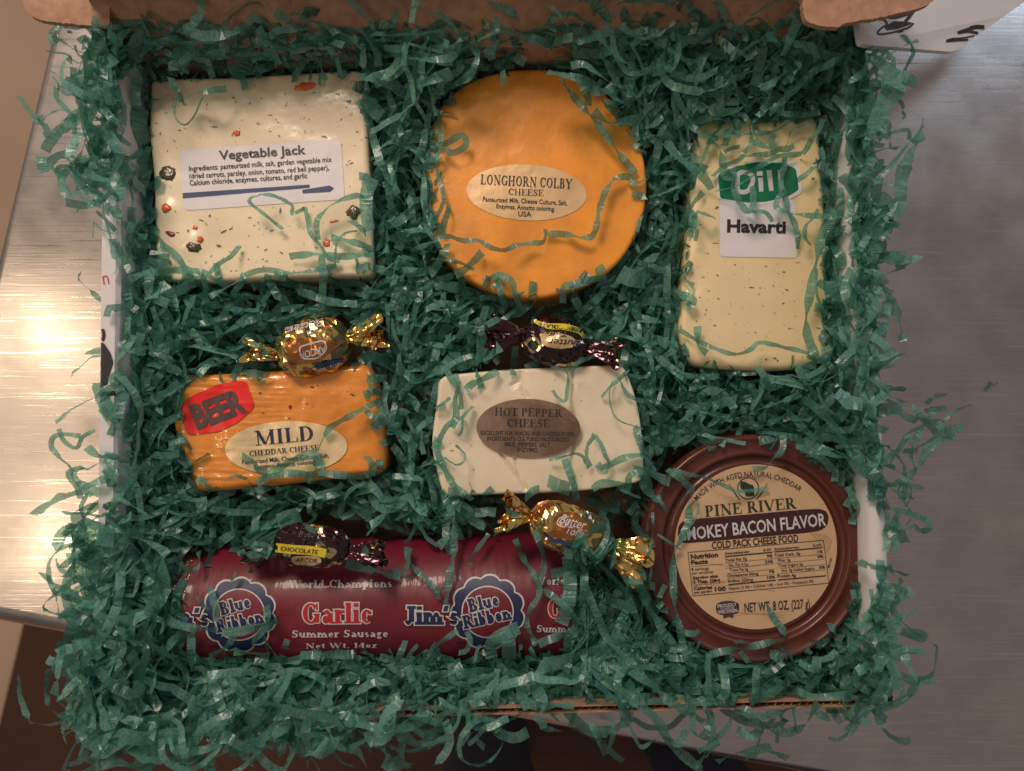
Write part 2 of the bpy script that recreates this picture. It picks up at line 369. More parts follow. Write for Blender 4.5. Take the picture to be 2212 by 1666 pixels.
# ---- lettering: a drawn serif alphabet, and the built-in sans
def serif_glyph(ch, s, t):
    b = lambda x0, y0, x1, y1, w: ('b', x0, y0, x1, y1, w)
    st = lambda x, y0=0, y1=1, w=None: b(x, y0, x, y1, w or s)
    sf = lambda x, y, h=None: b(x - (h or s * .5 + .09), y + (t / 2 if y < .5 else -t / 2), x + (h or s * .5 + .09), y + (t / 2 if y < .5 else -t / 2), t)
    H = lambda x0, x1, y: b(x0, y, x1, y, t)
    a = lambda cx, cy, rx, ry, a0=0, a1=360: ('a', cx, cy, rx, ry, a0, a1)
    h = t / 2; x = .66
    G = {
     'I': (.46, [st(.23), sf(.23, 0), sf(.23, 1)]),
     'L': (.78, [st(.22), sf(.22, 1), H(.05, .72, h), b(.71, 0, .71, .28, t)]),
     'E': (.80, [st(.22), H(.05, .70, 1 - h), H(.2, .52, .52), H(.05, .74, h), b(.69, .76, .69, 1, t), b(.73, 0, .73, .28, t), b(.52, .40, .52, .64, t)]),
     'F': (.74, [st(.22), H(.05, .68, 1 - h), H(.2, .52, .5), sf(.22, 0), b(.67, .76, .67, 1, t), b(.52, .38, .52, .62, t)]),
     'H': (.98, [st(.22), st(.76), sf(.22, 0), sf(.22, 1), sf(.76, 0), sf(.76, 1), H(.22, .76, .5)]),
     'N': (.96, [st(.2, 0, 1, t), st(.78, 0, 1, t), b(.2, 1, .78, 0, s), sf(.2, 0, .13), sf(.16, 1, .12), sf(.78, 1, .13)]),
     'M': (1.16, [st(.18, 0, 1, t), st(.95), b(.18, 1, .56, .03, s), b(.56, .03, .95, 1, t), sf(.18, 0, .13), sf(.14, 1, .12), sf(.95, 0), sf(.97, 1, .15)]),
     'O': (.94, [a(.47, .5, .38, .5)]), 'Q': (.94, [a(.47, .5, .38, .5)]),
     'C': (.84, [a(.47, .5, .38, .5, 42, 318), b(.75, .66, .75, .98, t)]),
     'G': (.92, [a(.47, .5, .38, .5, 42, 318), b(.75, .66, .75, .98, t), st(.75, .05, .42, s * .9), sf(.74, .40, .14)]),
     'R': (.90, [st(.22), H(.05, .44, 1 - h), H(.22, .44, .5), a(.44, .75, .22, .25, -90, 90), b(.44, .5, .76, 0, s), sf(.22, 0), sf(.8, 0, .1)]),
     'P': (.76, [st(.22), H(.05, .42, 1 - h), H(.22, .42, .46), a(.42, .73, .25, .27, -90, 90), sf(.22, 0)]),
     'B': (.82, [st(.22), H(.05, .42, 1 - h), H(.22, .42, .52), H(.05, .44, h), a(.42, .76, .20, .24, -90, 90), a(.44, .26, .26, .26, -90, 90)]),
     'D': (.92, [st(.22), H(.05, .42, 1 - h), H(.05, .42, h), a(.40, .5, .42, .5, -90, 90)]),
     'Y': (.86, [b(.12, 1, .44, .45, s), b(.78, 1, .44, .45, t), st(.44, 0, .5), sf(.44, 0), sf(.12, 1, .14), sf(.78, 1, .1)]),
     'A': (.90, [b(.44, 1, .12, 0, t), b(.42, 1, .77, 0, s), H(.22, .62, .32), sf(.12, 0, .11), sf(.77, 0, .15)]),
     'V': (.88, [b(.14, 1, .46, 0, s), b(.46, 0, .78, 1, t), sf(.14, 1, .14), sf(.78, 1, .11)]),
     'W': (1.26, [b(.13, 1, .40, 0, s), b(.40, 0, .62, .95, t), b(.58, 1, .85, 0, s), b(.85, 0, 1.12, 1, t), sf(.13, 1, .14), sf(.6, 1, .14), sf(1.12, 1, .1)]),
     'S': (.72, [a(.36, .74, .23, .26, 40, 255), a(.37, .27, .26, .27, 75, -140), b(.60, .72, .60, .98, t), b(.12, .02, .12, .30, t), b(.24, .60, .50, .42, s)]),
     'T': (.82, [st(.41), H(.05, .77, 1 - h), b(.06, .74, .06, 1, t), b(.76, .74, .76, 1, t), sf(.41, 0)]),
     'U': (.92, [st(.22, .3, 1), st(.74, .3, 1, t), a(.48, .32, .26, .32, 180, 360), sf(.22, 1), sf(.74, 1, .12)]),
     'J': (.58, [st(.36, .15, 1), a(.2, .2, .16, .2, 180, 360), sf(.36, 1)]),
     'a': (.62, [a(.25, .19, .16, .19), st(.45, .05, .5), a(.28, .46, .17, .19, 0, 150), H(.42, .6, h)]),
     'b': (.66, [st(.18), a(.36, .33, .2, .33), H(.04, .2, 1 - h)]),
     'c': (.58, [a(.31, .33, .23, .33, 40, 312), b(.46, .44, .46, .58, s * .7)]),
     'd': (.68, [st(.48), a(.29, .33, .2, .33), H(.34, .5, 1 - h), H(.48, .62, h)]),
     'e': (.60, [a(.31, .33, .22, .33, 0, 318), H(.12, .52, .35)]),
     'g': (.60, [a(.28, .44, .18, .22), a(.30, -.08, .22, .15), H(.4, .58, .62), b(.16, .18, .3, .08, t)]),
     'h': (.70, [st(.17), a(.35, .42, .16, .24, 0, 180), st(.51, 0, .44), sf(.17, 0), sf(.51, 0), H(.02, .17, 1 - h)]),
     'n': (.70, [st(.17, 0, x), a(.35, .42, .16, .24, 0, 180), st(.51, 0, .44), sf(.17, 0), sf(.51, 0), H(.02, .17, x - h)]),
     'm': (1.04, [st(.17, 0, x), a(.34, .42, .16, .24, 0, 180), st(.51, 0, .44), a(.68, .42, .16, .24, 0, 180), st(.85, 0, .44), sf(.17, 0), sf(.51, 0), sf(.85, 0), H(.02, .17, x - h)]),
     'i': (.36, [st(.18, 0, x), b(.18, .8, .18, .98, s * 1.05), sf(.18, 0), H(.03, .18, x - h)]),
     'l': (.36, [st(.18), sf(.18, 0), H(.03, .18, 1 - h)]),
     'o': (.62, [a(.31, .33, .23, .33)]),
     'p': (.68, [st(.18, -.3, x), a(.37, .33, .2, .33), sf(.18, -.3), H(.03, .18, x - h)]),
     'r': (.50, [st(.17, 0, x), a(.36, .42, .16, .22, 60, 170), b(.41, .5, .41, .64, s * .8), sf(.17, 0), H(.02, .17, x - h)]),
     's': (.50, [a(.25, .49, .15, .17, 40, 255), a(.25, .17, .17, .17, 75, -140), b(.15, .42, .35, .26, s * .9)]),
     't': (.42, [st(.2, .1, .88), a(.30, .14, .11, .14, 180, 330), H(.04, .38, x - h)]),
     'u': (.70, [st(.17, .2, x), a(.34, .22, .17, .22, 180, 360), st(.51, 0, x), H(.02, .17, x - h), H(.51, .64, h)]),
     'z': (.56, [H(.08, .5, x - h), H(.08, .5, h), b(.44, x, .12, 0, s)]),
     '1': (.50, [st(.26), sf(.26, 0), b(.10, .78, .24, .96, t * 1.4)]),
     '4': (.62, [st(.42), b(.40, 1, .06, .32, t * 1.2), H(.04, .58, .28), sf(.42, 0, .14)]),
     '.': (.30, [b(.15, 0, .15, .15, .16)]), "'": (.28, [b(.16, 1, .10, .72, s * .8)]), ' ': (.36, []),
    }
    return G[ch]
LAY = [0]
def serif_text(txt, s=.16, t=.055, ow=0.0, track=0.0):
    """returns verts (x, y, layer), faces, width; cap height 1"""
    V = []; F = []; cx = 0; lay = 0
    for ch in txt:
        adv, st = serif_glyph(ch, s, t)
        for q in st:
            lay += 1; z = lay % 12
            if q[0] == 'b':
                _, x0, y0, x1, y1, wd = q
                d = Vector((x1 - x0, y1 - y0)); d = d.normalized(); n = Vector((-d.y, d.x)) * (wd / 2 + ow)
                A = Vector((x0, y0)) - d * ow; B = Vector((x1, y1)) + d * ow
                if abs(d.x * d.y) > .05:      # diagonals are cut level with the base line
                    n = Vector(((wd / 2 + ow) / abs(d.y) if abs(d.y) > .3 else n.x, 0))
                k = len(V)
                for i in range(5):
                    C = A.lerp(B, i / 4); V += [(cx + (C + n).x, (C + n).y, z), (cx + (C - n).x, (C - n).y, z)]
                for i in range(4): F.append((k + 2 * i, k + 2 * i + 1, k + 2 * i + 3, k + 2 * i + 2))
            else:
                _, ax, ay, rx, ry, a0, a1 = q
                m = max(6, int(abs(a1 - a0) / 18)); k = len(V)
                for i in range(m + 1):
                    an = R(a0 + (a1 - a0) * i / m); ww = t + (s - t) * abs(math.cos(an))
                    for sg in (ow, -ww - ow):
                        V.append((cx + ax + (rx + sg) * math.cos(an), ay + (ry + sg) * math.sin(an), z))
                for i in range(m): F.append((k + 2 * i, k + 2 * i + 1, k + 2 * i + 3, k + 2 * i + 2))
        cx += adv + track
    return V, F, cx - track
_TC = {}
def sans_text(txt, bold=0.0, shear=0.0):
    key = (txt, bold, shear)
    if key in _TC: return _TC[key]
    cu = bpy.data.curves.new('lettering_source', 'FONT'); cu.body = txt; cu.size = 1; cu.resolution_u = 2
    cu.offset = bold; cu.shear = shear
    o = bpy.data.objects.new('lettering_source', cu); COL.objects.link(o)
    dg = bpy.context.evaluated_depsgraph_get()
    me = bpy.data.meshes.new_from_object(o.evaluated_get(dg))
    V = [tuple(v.co) for v in me.vertices]; F = [tuple(p.vertices) for p in me.polygons]
    bpy.data.objects.remove(o); bpy.data.curves.remove(cu); bpy.data.meshes.remove(me)
    x0 = min(v[0] for v in V); x1 = max(v[0] for v in V)
    if not hasattr(sans_text, 'cap'):
        sans_text.cap = 1; a = sans_text('H')[0]; _TC.clear()
        sans_text.cap = max(v[1] for v in a)
    c = sans_text.cap
    V = [((v[0] - x0) / c, v[1] / c, 0) for v in V]
    _TC[key] = (V, F, (x1 - x0) / c)
    return _TC[key]
def bisect(V, F, n=5):
    bm = bmesh.new(); vs = [bm.verts.new(v) for v in V]
    for f in F:
        try: bm.faces.new([vs[i] for i in f])
        except ValueError: pass
    ys = [v[1] for v in V]; y0, y1 = min(ys), max(ys)
    for k in range(1, n + 1):
        bmesh.ops.bisect_plane(bm, geom=bm.verts[:] + bm.edges[:] + bm.faces[:], plane_co=(0, y0 + (y1 - y0) * k / (n + 1), 0), plane_no=(0, 1, 0))
    bm.verts.index_update()
    V = [tuple(v.co) for v in bm.verts]; F = [tuple(v.index for v in f.verts) for f in bm.faces]
    bm.free(); return V, F
def place(vfw, a, b, cap, cut=0):
    """flat text -> pixel space, base line running from a to b, capital height cap"""
    V, F, W = vfw
    if cut: V, F = bisect(V, F, cut)
    A = Vector(a); u = (Vector(b) - A); L = u.length; u = u / L; up = Vector((u.y, -u.x))
    return [(*(A + u * (v[0] / W * L) + up * (v[1] * cap)), v[2]) for v in V], F

def bvh_of(o, origin):
    o0 = Vector(origin)
    return BVHTree.FromPolygons([v.co + o0 for v in o.data.vertices], [tuple(p.vertices) for p in o.data.polygons])
def on(bvh, px, py, off, zfall=None):
    d = ray(px, py).normalized()
    h = bvh.ray_cast(CAM, d)
    if h[0] is None: return None
    return h[0] - d * off
def printed(name, vf, mat, bvh, parent, origin, off=.0003, smooth=True, label=None):
    V, F = vf; out = []; ok = []
    for v in V:
        k = (v[2] if len(v) > 2 else 0) * 4e-6
        q = on(bvh, v[0], v[1], off + k)
        ok.append(q is not None); out.append(q if q is not None else Vector(origin))
    F = [f for f in F if all(ok[i] for i in f)]
    if not F: return None
    o = mesh_obj(name, out, F, mat, parent, origin, smooth)
    if label: o['label'] = label
    return o

# ================================================================== THE SETTING
def poly_prism(pts, z0, z1):
    n = len(pts); V = [(p[0], p[1], z1) for p in pts] + [(p[0], p[1], z0) for p in pts]
    F = [tuple(range(n)), tuple(range(2 * n - 1, n - 1, -1))]
    for i in range(n): F.append((i, n + i, n + (i + 1) % n, (i + 1) % n))
    return V, F
fl = mesh_obj('floor', [(-4, -4, -.86), (4, -4, -.86), (4, 4, -.86), (-4, 4, -.86)], [(0, 1, 2, 3)], M['floor']); fl['kind'] = 'structure'
# thin dark brown area laid over the floor under the table's front corner
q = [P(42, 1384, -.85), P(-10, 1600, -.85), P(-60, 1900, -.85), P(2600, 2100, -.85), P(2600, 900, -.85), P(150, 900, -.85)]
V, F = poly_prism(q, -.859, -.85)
o = mesh_obj('dark_floor_area', V, F, M['mat'], None, (0, -.5, -.859)); tag(o, 'dark brown area on the tan floor below the table corner', 'floor mat')

# steel table: flat top with a rolled-over edge
def steel_table():
    A = P(134, 53, 0); B = P(0, 612, 0); dl = (A - B).normalized()
    C = P(0, 1310, 0); D = P(1874, 1663, 0); db = (D - C).normalized()
    # corner = intersection of both edge lines
    M2 = np.array([[dl.x, -db.x], [dl.y, -db.y]]); s = np.linalg.solve(M2, np.array([C.x - B.x, C.y - B.y]))
    K = B + dl * s[0]
    org = K + db * .5 + dl * .4
    t = thing('steel_table', 'scratched brushed steel table with a rolled front edge under the gift box', 'table', (org.x, org.y, -.85))
    o0 = (org.x, org.y, -.85)
    nl = Vector((-dl.y, dl.x, 0)); nl = nl if nl.dot(K - org) > 0 else -nl      # outward, left
    nb = Vector((-db.y, db.x, 0)); nb = nb if nb.dot(K - org) > 0 else -nb      # outward, front
    far = 1.3
    # top sheet and rolled lips swept round the corner
    prof = [(0, 0)] + [(.011 * math.sin(R(a)), -.011 + .011 * math.cos(R(a))) for a in range(10, 91, 10)] + [(.011, -.04), (.004, -.042), (.003, -.012)]
    X = K + dl * far; Y = K + db * 1.9
    rows = []
    V = []; F = []
    for (h, z) in prof:
        V += [tuple(X + nl * min(h, .004) + Vector((0, 0, z))), tuple(K + nl * min(h, .004) + nb * h + Vector((0, 0, z))), tuple(Y + nb * h + Vector((0, 0, z)))]
    for i in range(len(prof) - 1):
        for j in (0, 1): F.append((3 * i + j, 3 * i + j + 1, 3 * i + 4 + j, 3 * i + 3 + j))
    mesh_obj('rolled_edge', V, F, M['steel'], t, o0, True)
    # top subdivided grid
    Z = X + (Y - K)
    n = 24; V = []; F = []
    for i in range(n + 1):
        for j in range(n + 1):
            a = i / n; b = j / n
            p = K + (X - K) * a + (Y - K) * b
            V.append((p.x, p.y, .0007 * noise.noise(Vector((p.x * 3, p.y * 3, 0)))* (0 if i in (0, n) or j in (0, n) else 1)))
    for i in range(n):
        for j in range(n): F.append((i * (n + 1) + j, i * (n + 1) + j + 1, (i + 1) * (n + 1) + j + 1, (i + 1) * (n + 1) + j))
    mesh_obj('table_top', V, F, M['steel'], t, o0, True)
    for a, b in ((.12, .1), (.88, .1), (.12, .9), (.88, .9)):
        p = K + (X - K) * a + (Y - K) * b
        V = []; F = []
        for k, z in enumerate((-.85, -.045)):
            V += [(p.x + .02 * math.cos(R(i * 30)), p.y + .02 * math.sin(R(i * 30)), z) for i in range(12)]
        F = [(i, (i + 1) % 12, 12 + (i + 1) % 12, 12 + i) for i in range(12)]
        mesh_obj('leg', V, F, M['steel'], t, o0, True)
steel_table()

# trousers of the person standing at the table
def person():
    t = thing('person', 'person in dark navy trousers standing close at the front edge of the table', 'person', (.1, -.47, -.86))
    def limb(cs, n=20):
        V = []; F = []
        for k, (x, y, z, rx, ry) in enumerate(cs):
            for i in range(n):
                a = 2 * math.pi * i / n
                f = 1 + .05 * noise.noise(Vector((math.cos(a) * 2, math.sin(a) * 2, z * 9 + x * 5)))
                V.append((x + rx * f * math.cos(a), y + ry * f * math.sin(a), z))
        for k in range(len(cs) - 1):
            for i in range(n): F.append((k * n + i, k * n + (i + 1) % n, (k + 1) * n + (i + 1) % n, (k + 1) * n + i))
        F.append(tuple(range(n - 1, -1, -1))); F.append(tuple((len(cs) - 1) * n + i for i in range(n)))
        return V, F
    L1 = limb([(-.03, -.50, -.80, .055, .06), (-.03, -.49, -.6, .06, .068), (-.025, -.455, -.40, .074, .08), (-.01, -.455, -.22, .085, .095), (.03, -.50, -.06, .10, .11), (.06, -.53, .02, .11, .11)])
    L2 = limb([(.27, -.52, -.80, .055, .06), (.27, -.51, -.6, .06, .068), (.26, -.49, -.40, .072, .08), (.24, -.49, -.22, .085, .095), (.20, -.51, -.06, .10, .11), (.17, -.53, .02, .11, .11)])
    H_ = limb([(.115, -.53, -.08, .15, .11), (.115, -.535, .0, .17, .12), (.115, -.55, .08, .165, .12), (.115, -.56, .14, .155, .11)], 28)
    V, F = merge(L1, L2, H_)
    mesh_obj('trousers', V, F, M['denim'], t, (.1, -.47, -.86), True)
    for x in (-.03, .27):
        V, F = limb([(x, -.46, -.858, .045, .125), (x, -.46, -.83, .046, .125), (x, -.48, -.80, .042, .10), (x, -.51, -.77, .04, .05)])
        mesh_obj('shoe', V, F, M['skin_shoe'], t, (.1, -.47, -.86), True)
person()

# the phone that is held above the box to take the picture (mirrored in the foil labels)
def phone():
    c = Vector((-.045, -.012, HC + .007)); ro = (c.x, c.y, HC + .003)
    t = thing('phone', 'dark phone held level above the open box, mirrored in the foil labels', 'phone', ro)
    q = [Vector((c.x + a * .079, c.y + b * .037, 0)) for a, b in ((-1, -1), (1, -1), (1, 1), (-1, 1))]
    pts = []
    for i in range(4):
        a, b, d_ = q[i - 1], q[i], q[(i + 1) % 4]; u, v = (a - b).normalized() * .009, (d_ - b).normalized() * .009
        for k in range(7):
            w_ = k / 6; pts.append((1 - w_) ** 2 * (b + u) + 2 * w_ * (1 - w_) * b + w_ * w_ * (b + v))
    V, F = poly_prism(pts, HC + .003, HC + .011); mesh_obj('phone_body', V, F, M['phone_grey'], t, ro)
    V = [(x * .6 + c.x * .4, y * .8 + c.y * .2, HC + .0113) for x, y, _ in [tuple(p) for p in q]]
    mesh_obj('screen', V, [(0, 1, 2, 3)], M['ink'], t, ro)
phone()

# ================================================================== THE BOX
RIM = .078
BL, BRc, TRc, TLc = P(203, 1566, RIM), P(1934, 1526, RIM), P(1868, 84, RIM), P(222, 88, RIM)
BC = (BL + BRc + TRc + TLc) / 4
box = thing('gift_box', 'open cardboard mailer box with cow print sides, packed with green paper shreds', 'box', (BC.x, BC.y, .002))
BO = (BC.x, BC.y, .002)
def wall_sweep(a, b, inward, prof, n=40, wob=0.0):
    V = []; F = []; m = len(prof)
    for i in range(n + 1):
        t = i / n; p = a.lerp(b, t)
        for k, (h, z) in enumerate(prof):
            wv = wob * noise.noise(Vector((t * 7, k * .25, 3.3))) if k >= m // 2 else 0
            q = p + inward * (h + wv); V.append((q.x, q.y, z))
    for i in range(n):
        for k in range(m - 1): F.append((i * m + k, i * m + k + 1, (i + 1) * m + k + 1, (i + 1) * m + k))
    F.append(tuple(range(m))); F.append(tuple(n * m + k for k in range(m - 1, -1, -1)))
    return V, F
def inwd(a, b):
    d = (b - a).normalized(); n = Vector((-d.y, d.x, 0)); return n if n.dot(BC - a) > 0 else -n
side_prof = [(0, .002), (0, RIM - .0015), (.0008, RIM), (.0075, RIM), (.0088, RIM - .002), (.0095, RIM - .008), (.0105, .04), (.012, .006)]
walls = {}
V, F = wall_sweep(BL, TLc, inwd(BL, TLc), side_prof, wob=.001)
walls['l'] = mesh_obj('side_wall', V, F, M['white_card'], box, BO)
walls['l']['label'] = 'left side wall, white with black cow print'
side_prof2 = [(0, .002), (0, RIM - .0015), (.0008, RIM), (.006, RIM), (.0080, RIM - .003), (.0090, RIM - .010), (.0095, .045), (.0095, .006)]
V, F = wall_sweep(BRc, TRc, inwd(BRc, TRc), side_prof2, wob=.003)
walls['r'] = mesh_obj('side_wall', V, F, M['white_card'], box, BO, True)
walls['r']['label'] = 'right side wall, buckled white card with black cow print'
# front wall: two liners with corrugated fluting between them
iw = inwd(BL, BRc); d = (BRc - BL).normalized(); a, b = BL + d * .0015, BRc - d * .006
wt = .0034
for (h0, h1) in ((0, .0006), (wt - .0006, wt)):
    V, F = wall_sweep(a, b, iw, [(h0, .002), (h0, RIM - .001), (h1, RIM - .001), (h1, .002)], 50)
    mesh_obj('liner', V, F, M['kraft'], box, BO)
V = []; F = []; n = 420
for i in range(n + 1):
    p = a.lerp(b, i / n) + iw * (wt / 2 + (wt / 2 - .0007) * math.sin(i * 1.45))
    V += [(p.x, p.y, RIM - .0016 - .0004 * random.random()), (p.x, p.y, .01)]
for i in range(n): F.append((2 * i, 2 * i + 1, 2 * i + 3, 2 * i + 2))
fo = mesh_obj('fluting', V, F, M['kraft_edge'], box, BO); fo['kind'] = 'stuff'
V, F = wall_sweep(TLc, TRc, inwd(TLc, TRc), [(0, .002), (0, RIM), (.003, RIM), (.003, .002)], 10)
mesh_obj('back_wall', V, F, M['kraft'], box, BO)
V, F = poly_prism([BL, BRc, TRc, TLc], .0022, .0045)
mesh_obj('box_floor', V, F, M['kraft'], box, BO)

# lid leaning back, its corner flaps
def sheet(pts3, th, name, mat, rag=0, label=None):
    """rounded/ragged card from a 3D outline that lies in one plane"""
    p = [Vector(q) for q in pts3]; n = len(p)
    nrm = Vector((0, 0, 0))
    for i in range(n): nrm += (p[i] - p[0]).cross(p[(i + 1) % n] - p[0])
    nrm.normalize(); V = [tuple(q) for q in p] + [tuple(q - nrm * th) for q in p]
    F = [tuple(range(n)), tuple(range(2 * n - 1, n - 1, -1))] + [(i, n + i, n + (i + 1) % n, (i + 1) % n) for i in range(n)]
    o = mesh_obj(name, V, F, mat, box, BO)
    if label: o['label'] = label
    return o
hd = (TRc - TLc).normalized()
LA, LB = TLc + Vector((0, -.0042, .0007)), TRc + Vector((0, -.0042, .0007))
up = Vector((0, .30, 1)).normalized()
V = []; F = []; nx, ny = 30, 16
for i in range(nx + 1):
    for j in range(ny + 1):
        s = j / ny; p = LA.lerp(LB, i / nx)
        fold = Vector((0, .014, .003)) * min(1, j / 1.5) if j else Vector((0, 0, 0))
        bow = .003 * math.sin(math.pi * i / nx) * s
        V.append(tuple(p + fold + up * (.058 * s) + Vector((0, bow + .0006 * noise.noise(Vector((i * .6, j * .6, 0))), 0))))
for i in range(nx):
    for j in range(ny): F.append((i * (ny + 1) + j, i * (ny + 1) + j + 1, (i + 1) * (ny + 1) + j + 1, (i + 1) * (ny + 1) + j))
k = len(V); V += [(v[0], v[1] + .003, v[2]) for v in V]; F += [tuple(i + k for i in reversed(f)) for f in F]
mesh_obj('lid', V, F, M['kraft'], box, BO, True)
def ragged(pts, z, amp=1.2, n=160):
    p = resample(catmull(pts, 6, True), n)
    return [P(q.x + random.uniform(-amp, amp), q.y + random.uniform(-amp, amp), z if not callable(z) else z(q.x, q.y)) for q in p]
zl = lambda x, y: .088 + (240 - x) * .00002
sheet(ragged([(38, -40), (48, 0), (60, 26), (88, 43), (150, 51), (228, 58), (236, 40), (238, 0), (238, -40)], zl), .003, 'lid_flap', M['kraft'], label='left kraft corner flap of the lid')
sheet(ragged(ZTR((255, -100), (262, 0), (285, 170), (420, 225), (560, 240), (640, 205), (760, 182), (920, 158), (1100, 118), (1240, 88), (1350, 48), (1430, -20), (1440, -100)), lambda x, y: .110), .003, 'lid_flap', M['kraft'], label='right kraft corner flap of the lid with a torn edge')
wp = [P(x, y, .098 - .00016 * (x - 1860)) for x, y in resample([(1850, 20), (1862, 94), (1880, 98), (2052, 112), (2068, 108), (2240, -15), (2260, -60), (1860, -60)], 120)]
wpo = sheet(wp, .003, 'lid_side', M['white_card'], label='white printed outer side of the lid with a black cow drawing')

wb = bvh_of(wpo, BO)
cow = (stroke(ZTR((935, 165), (985, 180), (1005, 215), (960, 245), (925, 285), (945, 302), (1060, 285), (1190, 245), (1240, 205)), 4),
            stroke(ZTR((1165, 190), (1200, 150), (1245, 90)), 7), stroke(ZTR((1010, 150), (1080, 155), (1200, 120)), 6),
            fill(ZTR((985, 235), (1060, 188), (1160, 190), (1235, 200), (1190, 225), (1100, 255), (1000, 268)), 2, 30),
            fill(ZTR((1080, 275), (1160, 255), (1145, 282), (1100, 290)), 2, 20))
hoof = (stroke(ZTR((1920, 245), (1800, 238), (1740, 250)), 9), stroke(ZTR((1740, 250), (1630, 290), (1720, 278), (1840, 300)), 6), stroke(ZTR((1840, 300), (1700, 330), (1600, 340)), 3),
             stroke(ZTR((1600, 340), (1530, 362), (1640, 355), (1780, 352), (1720, 380)), 5))
for _p in cow: printed('cow_print', _p, M['black_ink'], wb, wpo, BO, .0004)
for _p in hoof: printed('cow_print', _p, M['black_ink'], wb, wpo, BO, .0004)

lb = bvh_of(walls['l'], BO); rb = bvh_of(walls['r'], BO)
lp = (stroke(ZW((655, 30), (655, 200), (650, 360)), 11), stroke(ZW((628, 920), (632, 1040), (650, 1095), (680, 1090), (688, 1050), (672, 980), (675, 880)), 7),
           fill(ZW((628, 1105), (690, 1112), (735, 1180), (752, 1240), (720, 1340), (712, 1385), (668, 1400), (665, 1440), (622, 1462)), 4, 60),
           stroke(ZW((665, 1455), (740, 1445), (800, 1440)), 10), fill(ZW((760, 1400), (830, 1330), (860, 1440), (770, 1450)), 3, 30),
           stroke(ZBL((455, 240), (458, 400), (450, 560)), 12), stroke(ZBL((505, 870), (530, 850), (545, 880), (520, 900)), 5))
for _p in lp: printed('cow_print', _p, M['black_ink'], lb, walls['l'], BO, .0004)
tx = place(sans_text('dn', -.01), ZW((632, 735))[0], ZW((726, 718))[0], 92 * ZW.s)
printed('red_lettering', tx, M['red_ink'], lb, walls['l'], BO, .0004)
rp = (stroke(ZR((400, 0), (425, 80), (440, 200), (446, 280)), 13), stroke(ZR((468, 750), (470, 870), (445, 950), (437, 1030), (415, 1085)), 6),
           fill(ZR((440, 742), (485, 745), (484, 778), (452, 770)), 2, 24), fill(ZR((497, 970), (470, 990), (455, 1060), (430, 1150), (450, 1215), (508, 1285), (505, 1130)), 4, 50),
           stroke(ZBR((1735, 0), (1750, 100), (1722, 260), (1660, 400)), 7), fill(ZBR((1747, 290), (1715, 370), (1705, 428), (1752, 433)), 3, 30),
           stroke(ZTR((795, 310), (800, 420), (815, 540), (828, 640)), 26), stroke(ZTR((770, 1340), (830, 1420), (850, 1520), (880, 1650)), 9),
           fill(ZTR((830, 1240), (880, 1250), (885, 1290), (845, 1290)), 2, 20), stroke(ZTR((690, 1500), (730, 1460), (745, 1490)), 8))
for _p in rp: printed('cow_print', _p, M['black_ink'], rb, walls['r'], BO, .0004)
rr = (stroke(ZBR((1612, 160), (1600, 240)), 6), stroke(ZBR((1640, 320), (1665, 365)), 6), stroke(ZBR((1612, 345), (1640, 395)), 5), fill(ZR((350, 1040), (372, 1078), (340, 1112)), 2, 12))
for _p in rr: printed('red_print', _p, M['red_ink'], rb, walls['r'], BO, .0004)

# ================================================================== THE FOOD
OBST = []          # (bvh) of everything the paper must lie on
def slab(name, outline, ztop, th, bev, mat, parent, origin, amp=.0006, nscale=25, n=220, rings=56, extra=None, seed=0):
    """block with rounded upper edge and an uneven top"""
    p = [P(q.x, q.y, ztop - bev * .6) for q in resample(outline, n)]
    c = sum(p, Vector((0, 0, 0))) / n
    V = []; F = []; rows = 0
    def hz(x, y):
        z = amp * noise.noise(Vector((x * nscale + seed, y * nscale, seed))) + amp * .4 * noise.noise(Vector((x * nscale * 3, y * nscale * 3 + seed, 1)))
        if extra: z += extra(x, y)
        return z
    prof = [(0.0012, -th), (0.0, -th + .004), (0, -bev * 1.6), (0, -bev)]
    for a in range(15, 91, 15): prof.append((bev * (1 - math.cos(R(a))), -bev + bev * math.sin(R(a))))
    def ring(ins, z, hzf):
        nonlocal rows
        for q in p:
            dd = (q - c); L = dd.length; dd = dd / L
            x, y = q.x - dd.x * ins, q.y - dd.y * ins
            V.append((x, y, ztop + z + hzf * hz(x, y)))
        rows += 1
    for ins, z in prof: ring(ins, z, max(0, min(1, (z + bev) / bev)))
    base = bev
    for k in range(1, rings):
        s = k / rings
        for q in p:
            dd = (q - c); L = dd.length - base; dd = dd.normalized()
            r = L * (1 - s); x, y = c.x + dd.x * r, c.y + dd.y * r
            V.append((x, y, ztop + hz(x, y)))
        rows += 1
    V.append((c.x, c.y, ztop + hz(c.x, c.y)))
    for k in range(rows - 1):
        for i in range(n):
            j = (i + 1) % n
            F.append((k * n + i, k * n + j, (k + 1) * n + j, (k + 1) * n + i))
    for i in range(n): F.append(((rows - 1) * n + i, (rows - 1) * n + (i + 1) % n, rows * n))
    F.append(tuple(range(n - 1, -1, -1)))
    o = mesh_obj(name, V, F, mat, parent, origin, True)
    b = bvh_of(o, origin); OBST.append(b)
    return o, b
def cen(outline, z):
    c = sum((Vector(q) for q in outline), Vector((0, 0))) / len(outline)
    v = P(c.x, c.y, z); return (v.x, v.y, v.z)
